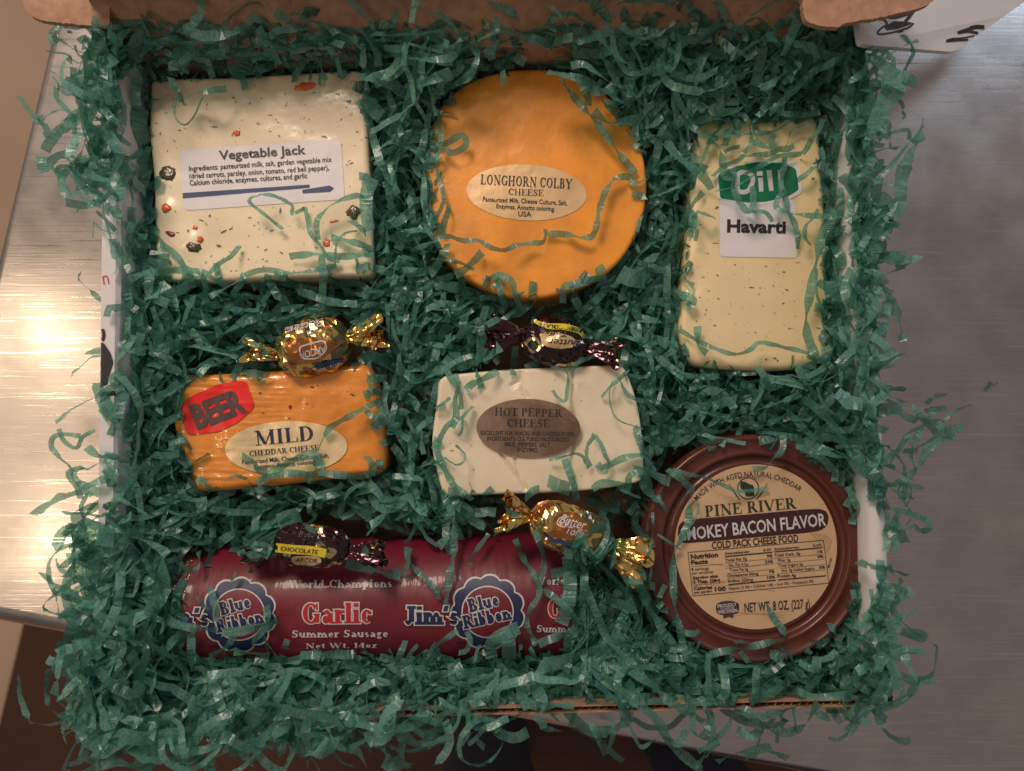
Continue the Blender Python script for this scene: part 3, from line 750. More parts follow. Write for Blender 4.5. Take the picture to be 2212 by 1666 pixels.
def flecks(bvh, pts, mat, parent, org, name='herb_fleck', off=.0002):
    vf = []
    for (x, y, l, wd, a) in pts:
        c = Vector((x, y)); u = Vector((math.cos(a), math.sin(a))); v = Vector((-u.y, u.x)); pp = []
        for k in range(7):
            an = 2 * math.pi * k / 7; r = random.uniform(.65, 1.15)
            pp.append(tuple(c + u * (l * r * math.cos(an)) + v * (wd * r * math.sin(an))))
        vf.append((pp, [tuple(range(7))]))
    o = printed(name, merge(*vf), mat, bvh, parent, org, off)
    if o: o['kind'] = 'stuff'
    return o
def lump(bvh, px, py, rx, ry, rot, hgt, mat, parent, org, name='pepper_piece', label=None):
    """small uneven piece sitting half in the surface"""
    V, F = fill(ellipse(px, py, rx, ry, rot, 22), 5, 22); out = []
    for i, v in enumerate(V):
        k = min(i // 22, 5); s = 1 - k / 5
        h = hgt * math.sqrt(max(0, 1 - s * s))
        jx = 1 + .55 * noise.noise(Vector((v[0] * .16 * (12 / max(rx, 5)) ** .5, v[1] * .16, px)))
        q = on(bvh, px + (v[0] - px) * jx, py + (v[1] - py) * jx, -.0001 + h * (1 + .4 * noise.noise(Vector((v[0] * .5, v[1] * .5, 2)))))
        out.append(q if q else Vector(org))
    o = mesh_obj(name, out, F, mat, parent, org, True)
    if label: o['label'] = label

# ---- square white cheese with vegetables
ol = chaikin(ZV((170, 235), (178, 208), (215, 198), (340, 190), (700, 185), (1000, 165), (1300, 148), (1540, 136), (1580, 148), (1598, 190), (1612, 600), (1622, 800), (1640, 1150), (1642, 1440), (1635, 1490), (1590, 1500), (1500, 1500), (1300, 1505), (900, 1520), (520, 1548), (290, 1535), (212, 1500), (195, 1100), (195, 900), (160, 560), (165, 350)), 2)
org = cen(ol, .022)
veg = thing('vegetable_cheese', 'square white cheese flecked with herbs and red pepper, white ingredients label', 'cheese', org)
dent = lambda px, py, r, d: (P(px, py, .06), r, d)
DV = [dent(*ZV((330, 720))[0], .012, -.0016), dent(*ZV((1400, 1200))[0], .010, -.0012), dent(*ZV((600, 1300))[0], .009, -.001), dent(*ZV((300, 330))[0], .012, -.0015), dent(*ZV((440, 1270))[0], .006, .0014), dent(*ZV((270, 1060))[0], .005, .0014)]
ex = lambda L: (lambda x, y: sum(d * math.exp(-((x - c.x) ** 2 + (y - c.y) ** 2) / r ** 2) for c, r, d in L))
o, bv = slab('cheese_block', ol, .060, .038,   .0026, M['jack'], veg, org, .0005, 28, extra=ex(DV))
lab = chaikin(ZV((362, 660), (1430, 590), (1456, 990), (385, 1066)), 0)
def rrect(pts, r=16, n=6):
    out = []; m = len(pts); v = [Vector(p) for p in pts]
    for i in range(m):
        a, b, c = v[i - 1], v[i], v[(i + 1) % m]
        d1 = (a - b).normalized(); d2 = (c - b).normalized()
        for k in range(n + 1):
            t = k / n; p0 = b + d1 * r; p1 = b + d2 * r
            out.append(tuple((1 - t) ** 2 * p0 + 2 * t * (1 - t) * b + t * t * p1))
    return out
lo = printed('label', fill(rrect(lab, 14), 10, 120), M['label_white'], bv, veg, org, .0003)
vt = merge(place(sans_text('Vegetable Jack', .022), *ZV((622, 728), (1198, 688)), 58 * ZV.s))
printed('lettering', vt, M['ink'], bv, lo, org, .0006)
vt = merge(place(sans_text('Ingredients: pasteurized milk, salt, garden vegetable mix', .012), *ZV((422, 804), (1370, 741)), 34 * ZV.s),
           place(sans_text('(dried carrots, parsley, onion, tomato, red bell pepper),', .012), *ZV((424, 853), (1352, 795)), 34 * ZV.s),
           place(sans_text('Calcium chloride, enzymes, cultures, and garlic', .012), *ZV((426, 899), (1207, 849)), 34 * ZV.s))
printed('lettering', vt, M['ink'], bv, lo, org, .0006)
def strip_poly(pts, segs=14):
    """4-corner bar split along its length"""
    a, b, c, d = [Vector(p) for p in pts]; V = []; F = []
    for i in range(segs + 1):
        t = i / segs; V += [tuple(a.lerp(b, t)), tuple(d.lerp(c, t))]
    for i in range(segs): F.append((2 * i, 2 * i + 1, 2 * i + 3, 2 * i + 2))
    return V, F
ar = merge(strip_poly(ZV((380, 949), (1222, 893), (1222, 912), (380, 983))), strip_poly(ZV((1173, 928), (1355, 899), (1355, 940), (1177, 950)), 4),
           (ZV((1356, 899), (1384, 917), (1356, 940)), [(0, 1, 2)]))
printed('arrow_print', ar, M['blue_bar'], bv, lo, org, .0006)
random.seed(11)
fx = [(962, 432, 18, 5, .1), (1000, 462, 9, 4, .6), (1015, 480, 9, 4, .1), (360, 533, 16, 7, .2), (538, 390, 8, 4, .3), (718, 315, 12, 6, .2), (905, 320, 9, 4, 0), (885, 492, 10, 4, 0),
      (1065, 368, 8, 5, .5), (1290, 285, 5, 7, .5), (1320, 575, 26, 8, .2), (1540, 543, 13, 7, .3), (1600, 580, 10, 7, .2), (1480, 340, 30, 14, .1), (1410, 293, 20, 10, .2), (960, 540, 12, 4, .1),
      (1020, 570, 10, 5, .5), (1432, 462, 5, 10, .4), (1465, 377, 7, 6, 0), (1492, 430, 12, 3, 0), (278, 670, 7, 8, .4), (205, 485, 9, 5, .1), (196, 325, 6, 4, 0), (1185, 453, 4, 9, 0), (1218, 460, 4, 7, 0),
      (620, 1300, 20, 12, .3), (650, 1205, 26, 8, 2.7), (700, 1187, 18, 6, 2.6), (970, 1198, 22, 6, 2.9), (825, 1113, 16, 7, 0), (1028, 1065, 8, 26, .1), (505, 1130, 22, 6, .3), (560, 1100, 9, 12, .3),
      (1035, 1347, 18, 7, .4), (932, 1327, 18, 6, 2.8), (880, 1307, 10, 4, 0), (880, 1145, 10, 5, 1), (855, 1165, 8, 5, .4), (817, 1389, 9, 5, 0), (912, 1389, 8, 5, 0), (296, 1405, 10, 14, .2),
      (867, 1408, 4, 4, 0), (735, 1465, 5, 8, 0), (700, 1467, 8, 4, 0), (1520, 635, 5, 5, 0), (1490, 905, 5, 5, 0), (1500, 750, 18, 6, 2.9), (415, 1200, 11, 14, .4), (345, 1212, 16, 4, .1), (890, 1190, 10, 3, .8),
      (590, 510, 30, 5, 0), (825, 355, 6, 10, .4), (230, 555, 5, 14, .3), (1265, 1313, 14, 5, .1), (1050, 1255, 5, 4, 0)]
flecks(bv, [(*ZV((x, y))[0], l * ZV.s * .9, q * ZV.s * .9, a) for x, y, l, q, a in fx], M['herb'], veg, org)
flecks(bv, [(*ZV((random.uniform(210, 1600), random.uniform(220, 1480)))[0], random.uniform(1.5, 5), random.uniform(.8, 2.4), random.uniform(0, 3)) for _ in range(70)], M['faint_herb'], veg, org, off=.00015)
flecks(bv, [(*ZV((random.uniform(210, 1600), random.uniform(220, 1480)))[0], random.uniform(.9, 2.2), random.uniform(.5, 1.2), random.uniform(0, 3)) for _ in range(75)], M['herb'], veg, org)
for x, y, rx, ry, rot, h, m in [(1200, 240, 66, 26, 10, .0007, 'red_pepper'), (738, 553, 26, 17, -15, .0008, 'red_pepper'), (283, 818, 52, 42, 0, .0015, 'olive'), (272, 1045, 32, 28, 40, .0010, 'red_pepper'),
                                (300, 1222, 34, 17, -25, .0009, 'dark_red'), (463, 1178, 16, 16, 0, .0009, 'red_pepper'), (495, 1255, 18, 20, 0, .0010, 'red_pepper'), (450, 1308, 55, 28, -12, .0012, 'olive'),
                                (1515, 1075, 48, 38, 15, .0014, 'olive'), (1338, 1280, 20, 26, 0, .0009, 'red_pepper'), (1385, 1135, 32, 8, 10, .0006, 'red_pepper'), (1590, 830, 9, 6, 0, .0005, 'red_pepper')]:
    a = ZV((x, y))[0]; lump(bv, a[0], a[1], rx * ZV.s * 1.15, ry * ZV.s * 1.15, rot, h, M[m], veg, org)

# ---- round orange cheese
ol = resample(catmull(ZC((820, 122), (1030, 150), (1230, 235), (1400, 400), (1505, 600), (1546, 800), (1535, 1000), (1460, 1210), (1320, 1390), (1100, 1515), (850, 1572), (600, 1540), (380, 1420), (230, 1260), (160, 1060), (140, 850), (150, 640), (215, 420), (340, 255), (560, 155)), 8, True), 200)
org = cen(ol, .02)
colby = thing('round_cheese', 'round orange cheese with an oval gold label', 'cheese', org)
o, bv = slab('cheese_disc', ol, .061, .040, .002, M['colby'], colby, org, .0007, 22, seed=5)
lo = printed('label', fill(ellipse(*ZC((790, 900))[0], 380 * ZC.s, 177 * ZC.s, -3, 100), 10, 100), M['gold_label'], bv, colby, org, .0003)
tx = merge(place(serif_text('LONGHORN COLBY', .17, .06), *ZC((496, 846), (1076, 876)), 62 * ZC.s), place(serif_text('CHEESE', .15, .06), *ZC((672, 914), (898, 922)), 40 * ZC.s))
printed('lettering', tx, M['ink'], bv, lo, org, .0006)
tx = merge(place(sans_text('Pasteurized Milk, Cheese Culture, Salt,', .01), *ZC((513, 955), (1046, 980)), 29 * ZC.s),
           place(sans_text('Enzymes, Annatto coloring.', .01), *ZC((598, 999), (969, 1018)), 29 * ZC.s), place(sans_text('USA', .008), *ZC((736, 1050), (820, 1053)), 32 * ZC.s))
printed('lettering', tx, M['ink'], bv, lo, org, .0006)

# ---- tall pale cheese with dill
ol = chaikin(ZH((255, 118), (560, 112), (880, 108), (915, 200), (950, 640), (970, 900), (985, 1100), (975, 1300), (960, 1480), (905, 1545), (700, 1568), (500, 1565), (240, 1545), (175, 1480), (140, 1330), (160, 1150), (175, 1000), (185, 860), (205, 620), (225, 350), (232, 180)), 2)
org = cen(ol, .02)
dill = thing('dill_cheese', 'tall pale yellow cheese with dill flecks and a green and white sticker', 'cheese', org)
o, bv = slab('cheese_block', ol, .058, .036, .0045, M['havarti'], dill, org, .0008, 24, extra=ex([dent(*ZH((175, 1090))[0], .007, -.003), dent(*ZH((600, 1200))[0], .02, -.0008)]), seed=9)
lo = printed('label', fill(rrect(ZH((370, 618), (793, 618), (799, 942), (372, 934)), 6), 8, 90), M['label_white'], bv, dill, org, .0003)
printed('lettering', place(sans_text('Havarti', .035), *ZH((412, 797), (738, 804)), 66 * ZH.s), M['ink'], bv, lo, org, .0006)
go = printed('sticker', fill(rrect(ZD((690, 830), (830, 740), (1150, 655), (1560, 672), (1620, 720), (1655, 1010), (1540, 1080), (1250, 1150), (1080, 1160), (720, 1085)), 7), 8, 100), M['label_white'], bv, dill, org, .0005)
printed('sticker_field', fill(rrect(ZD((722, 820), (880, 735), (1150, 680), (1430, 690), (1580, 755), (1612, 985), (1480, 1065), (1250, 1115), (1050, 1125), (745, 1080)), 5), 8, 100), M['dill_green'], bv, go, org, .0007)
dl_ = merge(ringstroke(rrect(ZD((935, 795), (1060, 790), (1120, 860), (1060, 1010), (935, 1015)), 12), 10), strip_poly(ZD((1150, 785), (1212, 780), (1212, 830), (1150, 832)), 2),
            strip_poly(ZD((1160, 855), (1215, 850), (1222, 1005), (1175, 1008)), 3), strip_poly(ZD((1255, 770), (1312, 770), (1335, 998), (1285, 1000)), 3), strip_poly(ZD((1375, 765), (1430, 765), (1450, 990), (1400, 992)), 3))
printed('lettering', dl_, M['white_print'], bv, go, org, .0009)
fx = [(360, 1038, 10, 5, .3), (280, 1048, 16, 3, 0), (305, 917, 10, 3, 0), (457, 980, 6, 6, 0), (545, 1105, 20, 4, .1), (595, 1108, 8, 4, 0), (590, 1143, 8, 3, 2.8), (668, 1096, 8, 4, 0), (742, 1118, 14, 5, .4), (728, 1020, 14, 5, 0),
      (802, 968, 20, 2, 0), (262, 1160, 8, 5, 0), (365, 1168, 10, 5, .3), (310, 1125, 12, 3, 0), (725, 1193, 12, 4, 2.6), (298, 1230, 10, 4, .4), (292, 1256, 5, 8, 0), (345, 1315, 12, 4, .3), (570, 1355, 9, 4, .6), (755, 1333, 8, 6, 0),
      (790, 1265, 10, 3, 0), (920, 1330, 18, 4, .2), (630, 1503, 8, 8, 0), (678, 1498, 12, 7, .4), (693, 1510, 9, 8, 0), (832, 1490, 8, 5, 0), (888, 502, 12, 10, .3), (822, 398, 8, 6, 0), (350, 860, 28, 3, 0), (355, 665, 14, 8, 2.6),
      (960, 1103, 18, 2, 0), (955, 1085, 20, 2, .4), (155, 1323, 6, 6, 0), (243, 1292, 6, 5, 0), (264, 757, 5, 5, 0), (945, 560, 5, 8, 0), (690, 975, 6, 3, 0), (628, 988, 10, 3, 0)]
flecks(bv, [(*ZH((x, y))[0], l * ZH.s * .8, q * ZH.s * .8, a) for x, y, l, q, a in fx], M['herb'], dill, org)

flecks(bv, [(*ZH((random.uniform(200, 940), random.uniform(650, 1520)))[0], random.uniform(1, 3.4), random.uniform(.5, 1.1), random.uniform(0, 3)) for _ in range(60)], M['faint_herb'], dill, org, off=.00015)
flecks(bv, [(*ZH((random.uniform(200, 940), random.uniform(150, 1520)))[0], random.uniform(.8, 2.0), random.uniform(.4, .8), random.uniform(0, 3)) for _ in range(55)], M['herb'], dill, org, off=.0002)
# ---- wrinkled orange block with two stickers
ol = chaikin(ZB((150, 650), (300, 612), (720, 598), (980, 575), (1260, 565), (1500, 540), (1700, 522), (1815, 530), (1880, 640), (1925, 850), (1950, 1100), (1955, 1380), (1900, 1440), (1500, 1480), (1100, 1530), (700, 1570), (400, 1595), (320, 1560), (280, 1350), (200, 1100), (170, 850)), 2)
org = cen(ol, .02)
beer = thing('wrapped_cheese', 'wrinkled orange cheese block with a red sticker and an oval pale gold label', 'cheese', org)
def wr(x, y):
    c = P(*ZB((560, 900))[0], .058); g = math.exp(-((x - c.x) ** 2 / .035 ** 2))
    return g * .00045 * noise.noise(Vector((x * 60, y * 520, 2))) + .0006 * noise.noise(Vector((x * 70, y * 70, 8))) + .0003 * noise.noise(Vector((x * 190, y * 190, 8)))
o, bv = slab('cheese_block', ol, .059, .036, .006, M['beer'], beer, org, .0013, 26, n=300, rings=110, extra=wr, seed=3)
lo = printed('label', fill(rrect(ZB((232, 880), (345, 785), (560, 690), (790, 655), (865, 880), (720, 1010), (560, 1085), (300, 1112)), 12), 12, 110), M['beer_red'], bv, beer, org, .0006, label='red sticker')
bt = place(sans_text('BEER', .05), *ZB((385, 1062), (800, 905)), 188 * ZB.s)
printed('lettering', bt, M['beer_ink'], bv, lo, org, .0010)
lo = printed('label', fill([(q[0], q[1]) for q in ellipse(*ZB((1125, 1218))[0], 508 * ZB.s, 222 * ZB.s, 2, 100)], 14, 110), M['pale_gold_label'], bv, beer, org, .0006, label='oval pale gold label')
tx = place(serif_text('MILD', .17, .05), *ZB((868, 1200), (1366, 1153)), 122 * ZB.s)
printed('lettering', tx, M['navy_ink'], bv, lo, org, .0010)
tx = merge(place(serif_text('CHEDDAR CHEESE', .15, .06), *ZB((818, 1290), (1400, 1236)), 46 * ZB.s),
           place(sans_text('Pasteurized Milk, Cheese Culture, Salt,', .008), *ZB((760, 1355), (1480, 1297)), 36 * ZB.s), place(sans_text('Enzymes, Annatto coloring.', .008), *ZB((865, 1395), (1375, 1350)), 36 * ZB.s))
printed('lettering', tx, M['navy_ink'], bv, lo, org, .0010)
flecks(bv, [(*ZB((x, y))[0], l * ZB.s, q * ZB.s, a) for x, y, l, q, a in [(1340, 715, 24, 8, .3), (1675, 778, 26, 9, .3), (1158, 880, 14, 18, 0), (1150, 975, 10, 6, 0), (910, 765, 16, 9, .2), (935, 930, 14, 5, 0), (1295, 855, 10, 6, 0), (1345, 875, 6, 5, 0), (1630, 750, 12, 3, .5), (1385, 700, 8, 5, 0), (1440, 690, 4, 5, 0)]], M['dark_red'], beer, org)

# ---- cracked white block with a mirror gold label
ol = chaikin(ZP((205, 622), (500, 590), (880, 562), (1300, 545), (1720, 528), (1770, 600), (1840, 800), (1880, 1000), (1900, 1250), (1915, 1490), (1700, 1540), (1300, 1585), (1000, 1598), (600, 1605), (240, 1628), (210, 1500), (150, 1250), (150, 1100), (190, 820)), 2)
org = cen(ol, .02)
pep = thing('pepper_cheese', 'cracked creamy white cheese block with an oval copper gold label', 'cheese', org)
def seg_d(x, y, a, b):
    ax, ay, bx, by = a[0], a[1], b[0], b[1]; dx, dy = bx - ax, by - ay
    t = max(0, min(1, ((x - ax) * dx + (y - ay) * dy) / (dx * dx + dy * dy))); return math.hypot(x - ax - dx * t, y - ay - dy * t)
CR = []
for path, wd, dp in [(((1308, 540), (1318, 700), (1312, 830), (1325, 1000), (1318, 1200), (1312, 1400), (1330, 1600)), .0009, .0024), (((890, 590), (898, 660), (905, 740), (940, 800)), .0011, .0022), (((820, 700), (870, 670), (895, 610)), .0013, .0016),
                     (((725, 1270), (790, 1370), (885, 1500), (920, 1560)), .0009, .0020), (((840, 1310), (870, 1420), (885, 1500)), .0009, .0014)]:
    w_ = [P(*q, .058) for q in ZP(*path)]
    for a, b in zip(w_, w_[1:]): CR.append((a, b, wd, dp))
SX = P(*ZP((1318, 1000))[0], .058).x
def crack(x, y):
    z = -.0009 * (.5 + .5 * math.tanh((x - SX) / .001))
    k = 0
    for a, b, wd, dp in CR: k = max(k, dp * math.exp(-(seg_d(x, y, a, b) / wd) ** 2))
    return z - k
o, bv = slab('cheese_block', ol, .059, .036, .002, M['pepper'], pep, org, .0007, 26, n=300, rings=110, extra=crack, seed=14)
g_ = [[None] * 17 for _ in range(33)]; cx0 = P(*ZP((948, 1055))[0], .0596)
for i in range(33):
    for k in range(17):
        q = P(1000 + 280 * i / 32, 840 + 190 * k / 16, .0596)
        g_[i][k] = q + Vector((0, 0, 2.3 * (q.x - cx0.x) ** 2 + .00025 * noise.noise(Vector((q.x * 110, q.y * 110, 3)))))
bv2 = BVHTree.FromPolygons([q for row in g_ for q in row], [(i * 17 + k, i * 17 + k + 1, (i + 1) * 17 + k + 1, (i + 1) * 17 + k) for i in range(32) for k in range(16)])
lo = printed('label', fill(ellipse(*ZP((948, 1055))[0], 432 * ZP.s, 244 * ZP.s, -1.5, 100), 10, 100), M['copper_label'], bv2, pep, org, .0004)
tx = merge(place(serif_text('HOT PEPPER', .17, .06), *ZP((666, 950), (1230, 962)), 66 * ZP.s), place(serif_text('CHEESE', .17, .06), *ZP((768, 1045), (1128, 1049)), 66 * ZP.s))
printed('lettering', tx, M['ink'], bv2, lo, org, .0007)
tx = merge(*[place(sans_text(s, .02), *ZP(a, b), 34 * ZP.s) for s, a, b in [('EXCELLENT FOR SNACKS AND CHEESEBURGERS.', (555, 1111), (1340, 1122)), ('INGREDIENTS: CULTURED PASTEURIZED', (607, 1157), (1285, 1167)), ('MILK, PEPPERS, SALT,', (752, 1203), (1140, 1213)), ('ENZYMES.', (855, 1251), (1030, 1255))]])
printed('lettering', tx, M['ink'], bv2, lo, org, .0007)
random.seed(3); flecks(bv, [(*ZP((random.uniform(230, 1850), random.uniform(640, 1520)))[0], random.uniform(1.2, 3), random.uniform(.7, 1.6), random.uniform(0, 3)) for _ in range(26)], M['faint_herb'], pep, org, off=.00015)
a = ZP((360, 1208))[0]; lump(bv, a[0], a[1], 24 * ZP.s, 12 * ZP.s, -35, .0005, M['red_pepper'], pep, org)
a = ZP((318, 1240))[0]; lump(bv, a[0], a[1], 20 * ZP.s, 7 * ZP.s, 10, .0004, M['red_pepper'], pep, org)

# ---- the big red sausage
SA, SB = P(352, 1312, .037), P(1312, 1282, .037)
SR = .0325
org = ((SA.x + SB.x) / 2, (SA.y + SB.y) / 2, .006)
saus = thing('summer_sausage', 'dark red summer sausage in printed plastic casing', 'sausage', org)
def sausage_mesh():
    ax = (SB - SA).normalized(); sd = Vector((-ax.y, ax.x, 0)).normalized(); L = (SB - SA).length; n = 96; m = 150
    V = []; F = []
    for i in range(m + 1):
        t = i / m; s = t * L; e = min(s, L - s) / .020
        r = SR * (math.sqrt(max(0, 1 - (1 - min(1, e)) ** 2.2)) * .97 + .03)
        for k in range(n):
            a = 2 * math.pi * k / n
            rr = r + .0007 * noise.noise(Vector((s * 30, math.cos(a), math.sin(a)))) * min(1, e * 2)
            if s < .03: rr += .0012 * noise.noise(Vector((s * 60, math.cos(a) * 5, math.sin(a) * 5)))
            p = SA + ax * s + sd * (rr * math.cos(a)) + Vector((0, 0, rr * math.sin(a)))
            V.append(tuple(p))
    for i in range(m):
        for k in range(n): F.append((i * n + k, (i + 1) * n + k, (i + 1) * n + (k + 1) % n, i * n + (k + 1) % n))
    F.append(tuple(range(n))); F.append(tuple(m * n + k for k in range(n - 1, -1, -1)))
    return V, F
V, F = sausage_mesh()
so = mesh_obj('casing', V, F, M['casing'], saus, org, True)
so.data.materials.append(M['casing_end'])
ax = (SB - SA).normalized(); mi = []
for p in so.data.polygons:
    s = (Vector(p.center) + Vector(org) - SA).dot(ax); mi.append(1 if s < .022 + .006 * noise.noise(Vector(p.center) * 60) else 0)
so.data.polygons.foreach_set('material_index', mi)
bv = bvh_of(so, org); OBST.append(bv)
def sprint(name, vf, mat, off, par=so): return printed(name, vf, mat, bv, par, org, off)
def rosette(cx, cy, s, par):
    ro = []
    for i in range(120):
        a = 2 * math.pi * i / 120; lob = abs(math.sin(a * 5.5 + .3)) ** .6
        r = s * (1.27 + .18 * lob); ro.append((cx + r * math.cos(a), cy + r * math.sin(a)))
    ru = [(cx + (x - cx) * .95, cy + (y - cy) * .95) for x, y in ro]
    r0 = sprint('rosette', fill(ro, 14, 120), M['white_print'], .0003, par)
    sprint('rosette_petals', fill(ru, 14, 120), M['navy_ink'], .0005, r0)
    sprint('rosette_ring', fill(ellipse(cx, cy, s * .99, s * .99), 14, 90), M['white_print'], .0007, r0)
    sprint('rosette_centre', fill(ellipse(cx, cy, s * .94, s * .94), 14, 90), M['casing'], .0009, r0)
    for (dx, ang) in ((-.75, .25), (.75, -.25)):
        sprint('ribbon_tail', merge(strip_poly([(cx + dx * s - .42 * s, cy + 1.15 * s), (cx + dx * s + .42 * s, cy + 1.2 * s), (cx + dx * s + .42 * s + ang * s * -1.4, cy + 1.75 * s), (cx + dx * s - .42 * s - ang * s * 1.4, cy + 1.75 * s)], 6)), M['navy_ink'], .0002, r0)
    return r0
def outlined(txt, a, b, cap, m1, base, s=.2, t=.09, ow=.07, shear=0):
    sprint('lettering_outline', place(serif_text(txt, s, t, ow), a, b, cap, 6), M['white_print'], base)
    sprint('lettering', place(serif_text(txt, s, t), a, b, cap, 6), m1, base + .0003)
white = []
for (a, b, cap, tx) in [((1160, 832), (2030, 822), 68, 'World Champions'), ((1180, 1245), (1997, 1240), 62, 'Summer Sausage'), ((1297, 1337), (1902, 1330), 44, 'Net Wt. 14oz')]:
    white.append(place(serif_text(tx, .2, .075), *ZS(a, b), cap * ZS.s, 4))
sprint('lettering', merge(*white), M['white_print'], .0004)
white = [place(serif_text('World Ch', .2, .075), *ZT((1165, 866), (1560, 864)), 64 * ZT.s, 4), place(serif_text('Summer', .2, .075), *ZT((1178, 1246), (1500, 1246)), 58 * ZT.s, 4)]
sprint('lettering', merge(*white), M['white_print'], .0004)
outlined('Garlic', *ZS((1262, 1128), (1862, 1122)), 172 * ZS.s, M['logo_red'], .0004, .22, .08, .06)
outlined('Garl', *ZT((1265, 1132), (1600, 1130)), 150 * ZT.s, M['logo_red'], .0004, .22, .08, .06)
k = ZT((790, 1083))[0]; rosette(k[0], k[1], 212 * ZT.s, so)
k = ZS((742, 1052))[0]; rosette(k[0], k[1], 222 * ZS.s, so)
outlined("Jim's", *ZT((122, 1185), (558, 1185)), 150 * ZT.s, M['navy_ink'], .0012, .26, .15, .07)
outlined('Blue', *ZT((642, 1088), (890, 1030)), 108 * ZT.s, M['navy_ink'], .0012, .24, .15, .08)
outlined('Ribbon', *ZT((600, 1222), (985, 1140)), 108 * ZT.s, M['navy_ink'], .0012, .24, .15, .08)
outlined("im's", *ZS((120, 1130), (490, 1150)), 150 * ZS.s, M['navy_ink'], .0012, .26, .15, .07)
outlined('Blue', *ZS((590, 1062), (850, 990)), 112 * ZS.s, M['navy_ink'], .0012, .24, .15, .08)
outlined('Ribbon', *ZS((560, 1205), (955, 1118)), 112 * ZS.s, M['navy_ink'], .0012, .24, .15, .08)

# ---- brown tub of cheese spread
TZ = .068
tc_ = ZL((816, 850))[0]
TC = P(*tc_, TZ); TR_ = (P(tc_[0] + 718 * ZL.s, tc_[1], TZ) - TC).length
org = (TC.x, TC.y, .008)
tub = thing('cheese_tub', 'round brown plastic tub with a tan label on its lid', 'tub', org)
def lathe(prof, n=128):
    V = []; F = []; m = len(prof)
    for i in range(n):
        a = 2 * math.pi * i / n
        for r, z in prof: V.append((TC.x + r * math.cos(a), TC.y + r * math.sin(a), z))
    for i in range(n):
        for k in range(m - 1): F.append((i * m + k, i * m + k + 1, ((i + 1) % n) * m + k + 1, ((i + 1) % n) * m + k))
    return V, F
f_ = TR_
V, F = lathe([(.001, .0095), (f_ * .80, .0095), (f_ * .82, .011), (f_ * .94, TZ - .006), (f_ * .94, TZ - .004)])
to = mesh_obj('tub_body', V, F, M['lid_brown'], tub, org, True)
V, F = lathe([(f_ * .965, TZ - .010), (f_ * .997, TZ - .0098), (f_, TZ - .009), (f_ * .998, TZ - .0022), (f_ * .990, TZ - .0006), (f_ * .975, TZ), (f_ * .955, TZ - .0002), (f_ * .945, TZ - .0010), (f_ * .86, TZ - .0013),
              (f_ * .85, TZ - .0009), (f_ * .835, TZ - .0009), (f_ * .822, TZ - .0014), (f_ * .808, TZ - .0032), (f_ * .795, TZ - .0040), (f_ * .76, TZ - .0040), (f_ * .752, TZ - .0034), (f_ * .735, TZ - .0034), (f_ * .4, TZ - .0032), (.00001, TZ - .0031)])
lid = mesh_obj('lid', V, F, M['lid_brown'], tub, org, True)
bv = bvh_of(lid, org); OBST.append(bv)
lc = ZL((811, 840))[0]
lo = printed('label', fill(ellipse(lc[0], lc[1], 513 * ZL.s, 521 * ZL.s, 0, 120), 10, 120), M['tub_label'], bv, tub, org, .0005)
def lp_(name, vf, mat, off): return printed(name, vf, mat, bv, lo, org, off)
# text on an arc
def arc_text(txt, c, r, a0, a1, cap, bold=.004):
    V, F, W = sans_text(txt, bold); out = []
    for x, y, z in V:
        a = R(a0 + (a1 - a0) * x / W); rr = r + y * cap; out.append((c[0] + rr * math.cos(a), c[1] - rr * math.sin(a), 0))
    return out, F
ac = ZL((795, 880))[0]
lp_('lettering', arc_text('MADE WITH AGED NATURAL CHEDDAR', ac, 485 * ZL.s, 137, 53, 34 * ZL.s), M['emblem'], .0008)
ec = ZN((888, 305))[0]; e = ZN.s
lp_('emblem_ring', ringstroke(ellipse(ec[0], ec[1], 132 * e, 135 * e), 11 * e), M['tub_green'], .0008)
lp_('emblem_state', fill(ZN((800, 215), (850, 222), (900, 250), (945, 262), (965, 300), (960, 340), (965, 400), (880, 405), (850, 390), (845, 340), (800, 310), (785, 260)), 3, 40), M['tub_green'], .0008)
lf = []
for sg in (-1, 1):
    lf.append(stroke([(ec[0] + sg * 95 * e, ec[1] + 140 * e), (ec[0] + sg * 150 * e, ec[1] + 90 * e), (ec[0] + sg * 200 * e, ec[1] - 5 * e)], 7 * e))
    for k in range(7):
        t = k / 6; bx = ec[0] + sg * (110 + 90 * t) * e; by = ec[1] + (130 - 130 * t) * e
        for dd in (-1, 1): lf.append(stroke([(bx, by), (bx + sg * 48 * e * (.3 if dd > 0 else .9), by + dd * 40 * e - 22 * e)], 6 * e, 2))
lp_('emblem_branches', merge(*lf), M['tub_green'], .0007)
lp_('lettering', arc_text('SINCE 1963', ec, 150 * e, 135, 50, 20 * e), M['tub_green'], .0008)
lp_('lettering', place(serif_text('PINE RIVER', .19, .06), *ZN((345, 663), (1500, 556)), 140 * e, 0), M['tub_green'], .0008)
bn = [ZL(p)[0] for p in ((318, 770), (322, 700), (370, 668), (800, 632), (1195, 597), (1255, 610), (1275, 650), (1262, 710), (1205, 745), (800, 780), (400, 815), (350, 818))]
lp_('banner', fill(chaikin(bn, 1), 4, 90), M['tub_banner'], .0007)
lp_('lettering', place(sans_text('SMOKEY BACON FLAVOR', .02), *ZL((342, 800), (1258, 704)), 76 * ZL.s), M['white_print'], .0010)
tt = [place(sans_text('COLD PACK CHEESE FOOD', .022), *ZL((535, 853), (1082, 806)), 44 * ZL.s), place(sans_text('NET WT. 8 OZ. (227 g)', .014), *ZN2((845, 915), (1668, 862)), 112 * ZN2.s)]
n2 = lambda s, a, b, cap, bo=.02: tt.append(place(sans_text(s, bo), *ZN2(a, b), cap * ZN2.s))
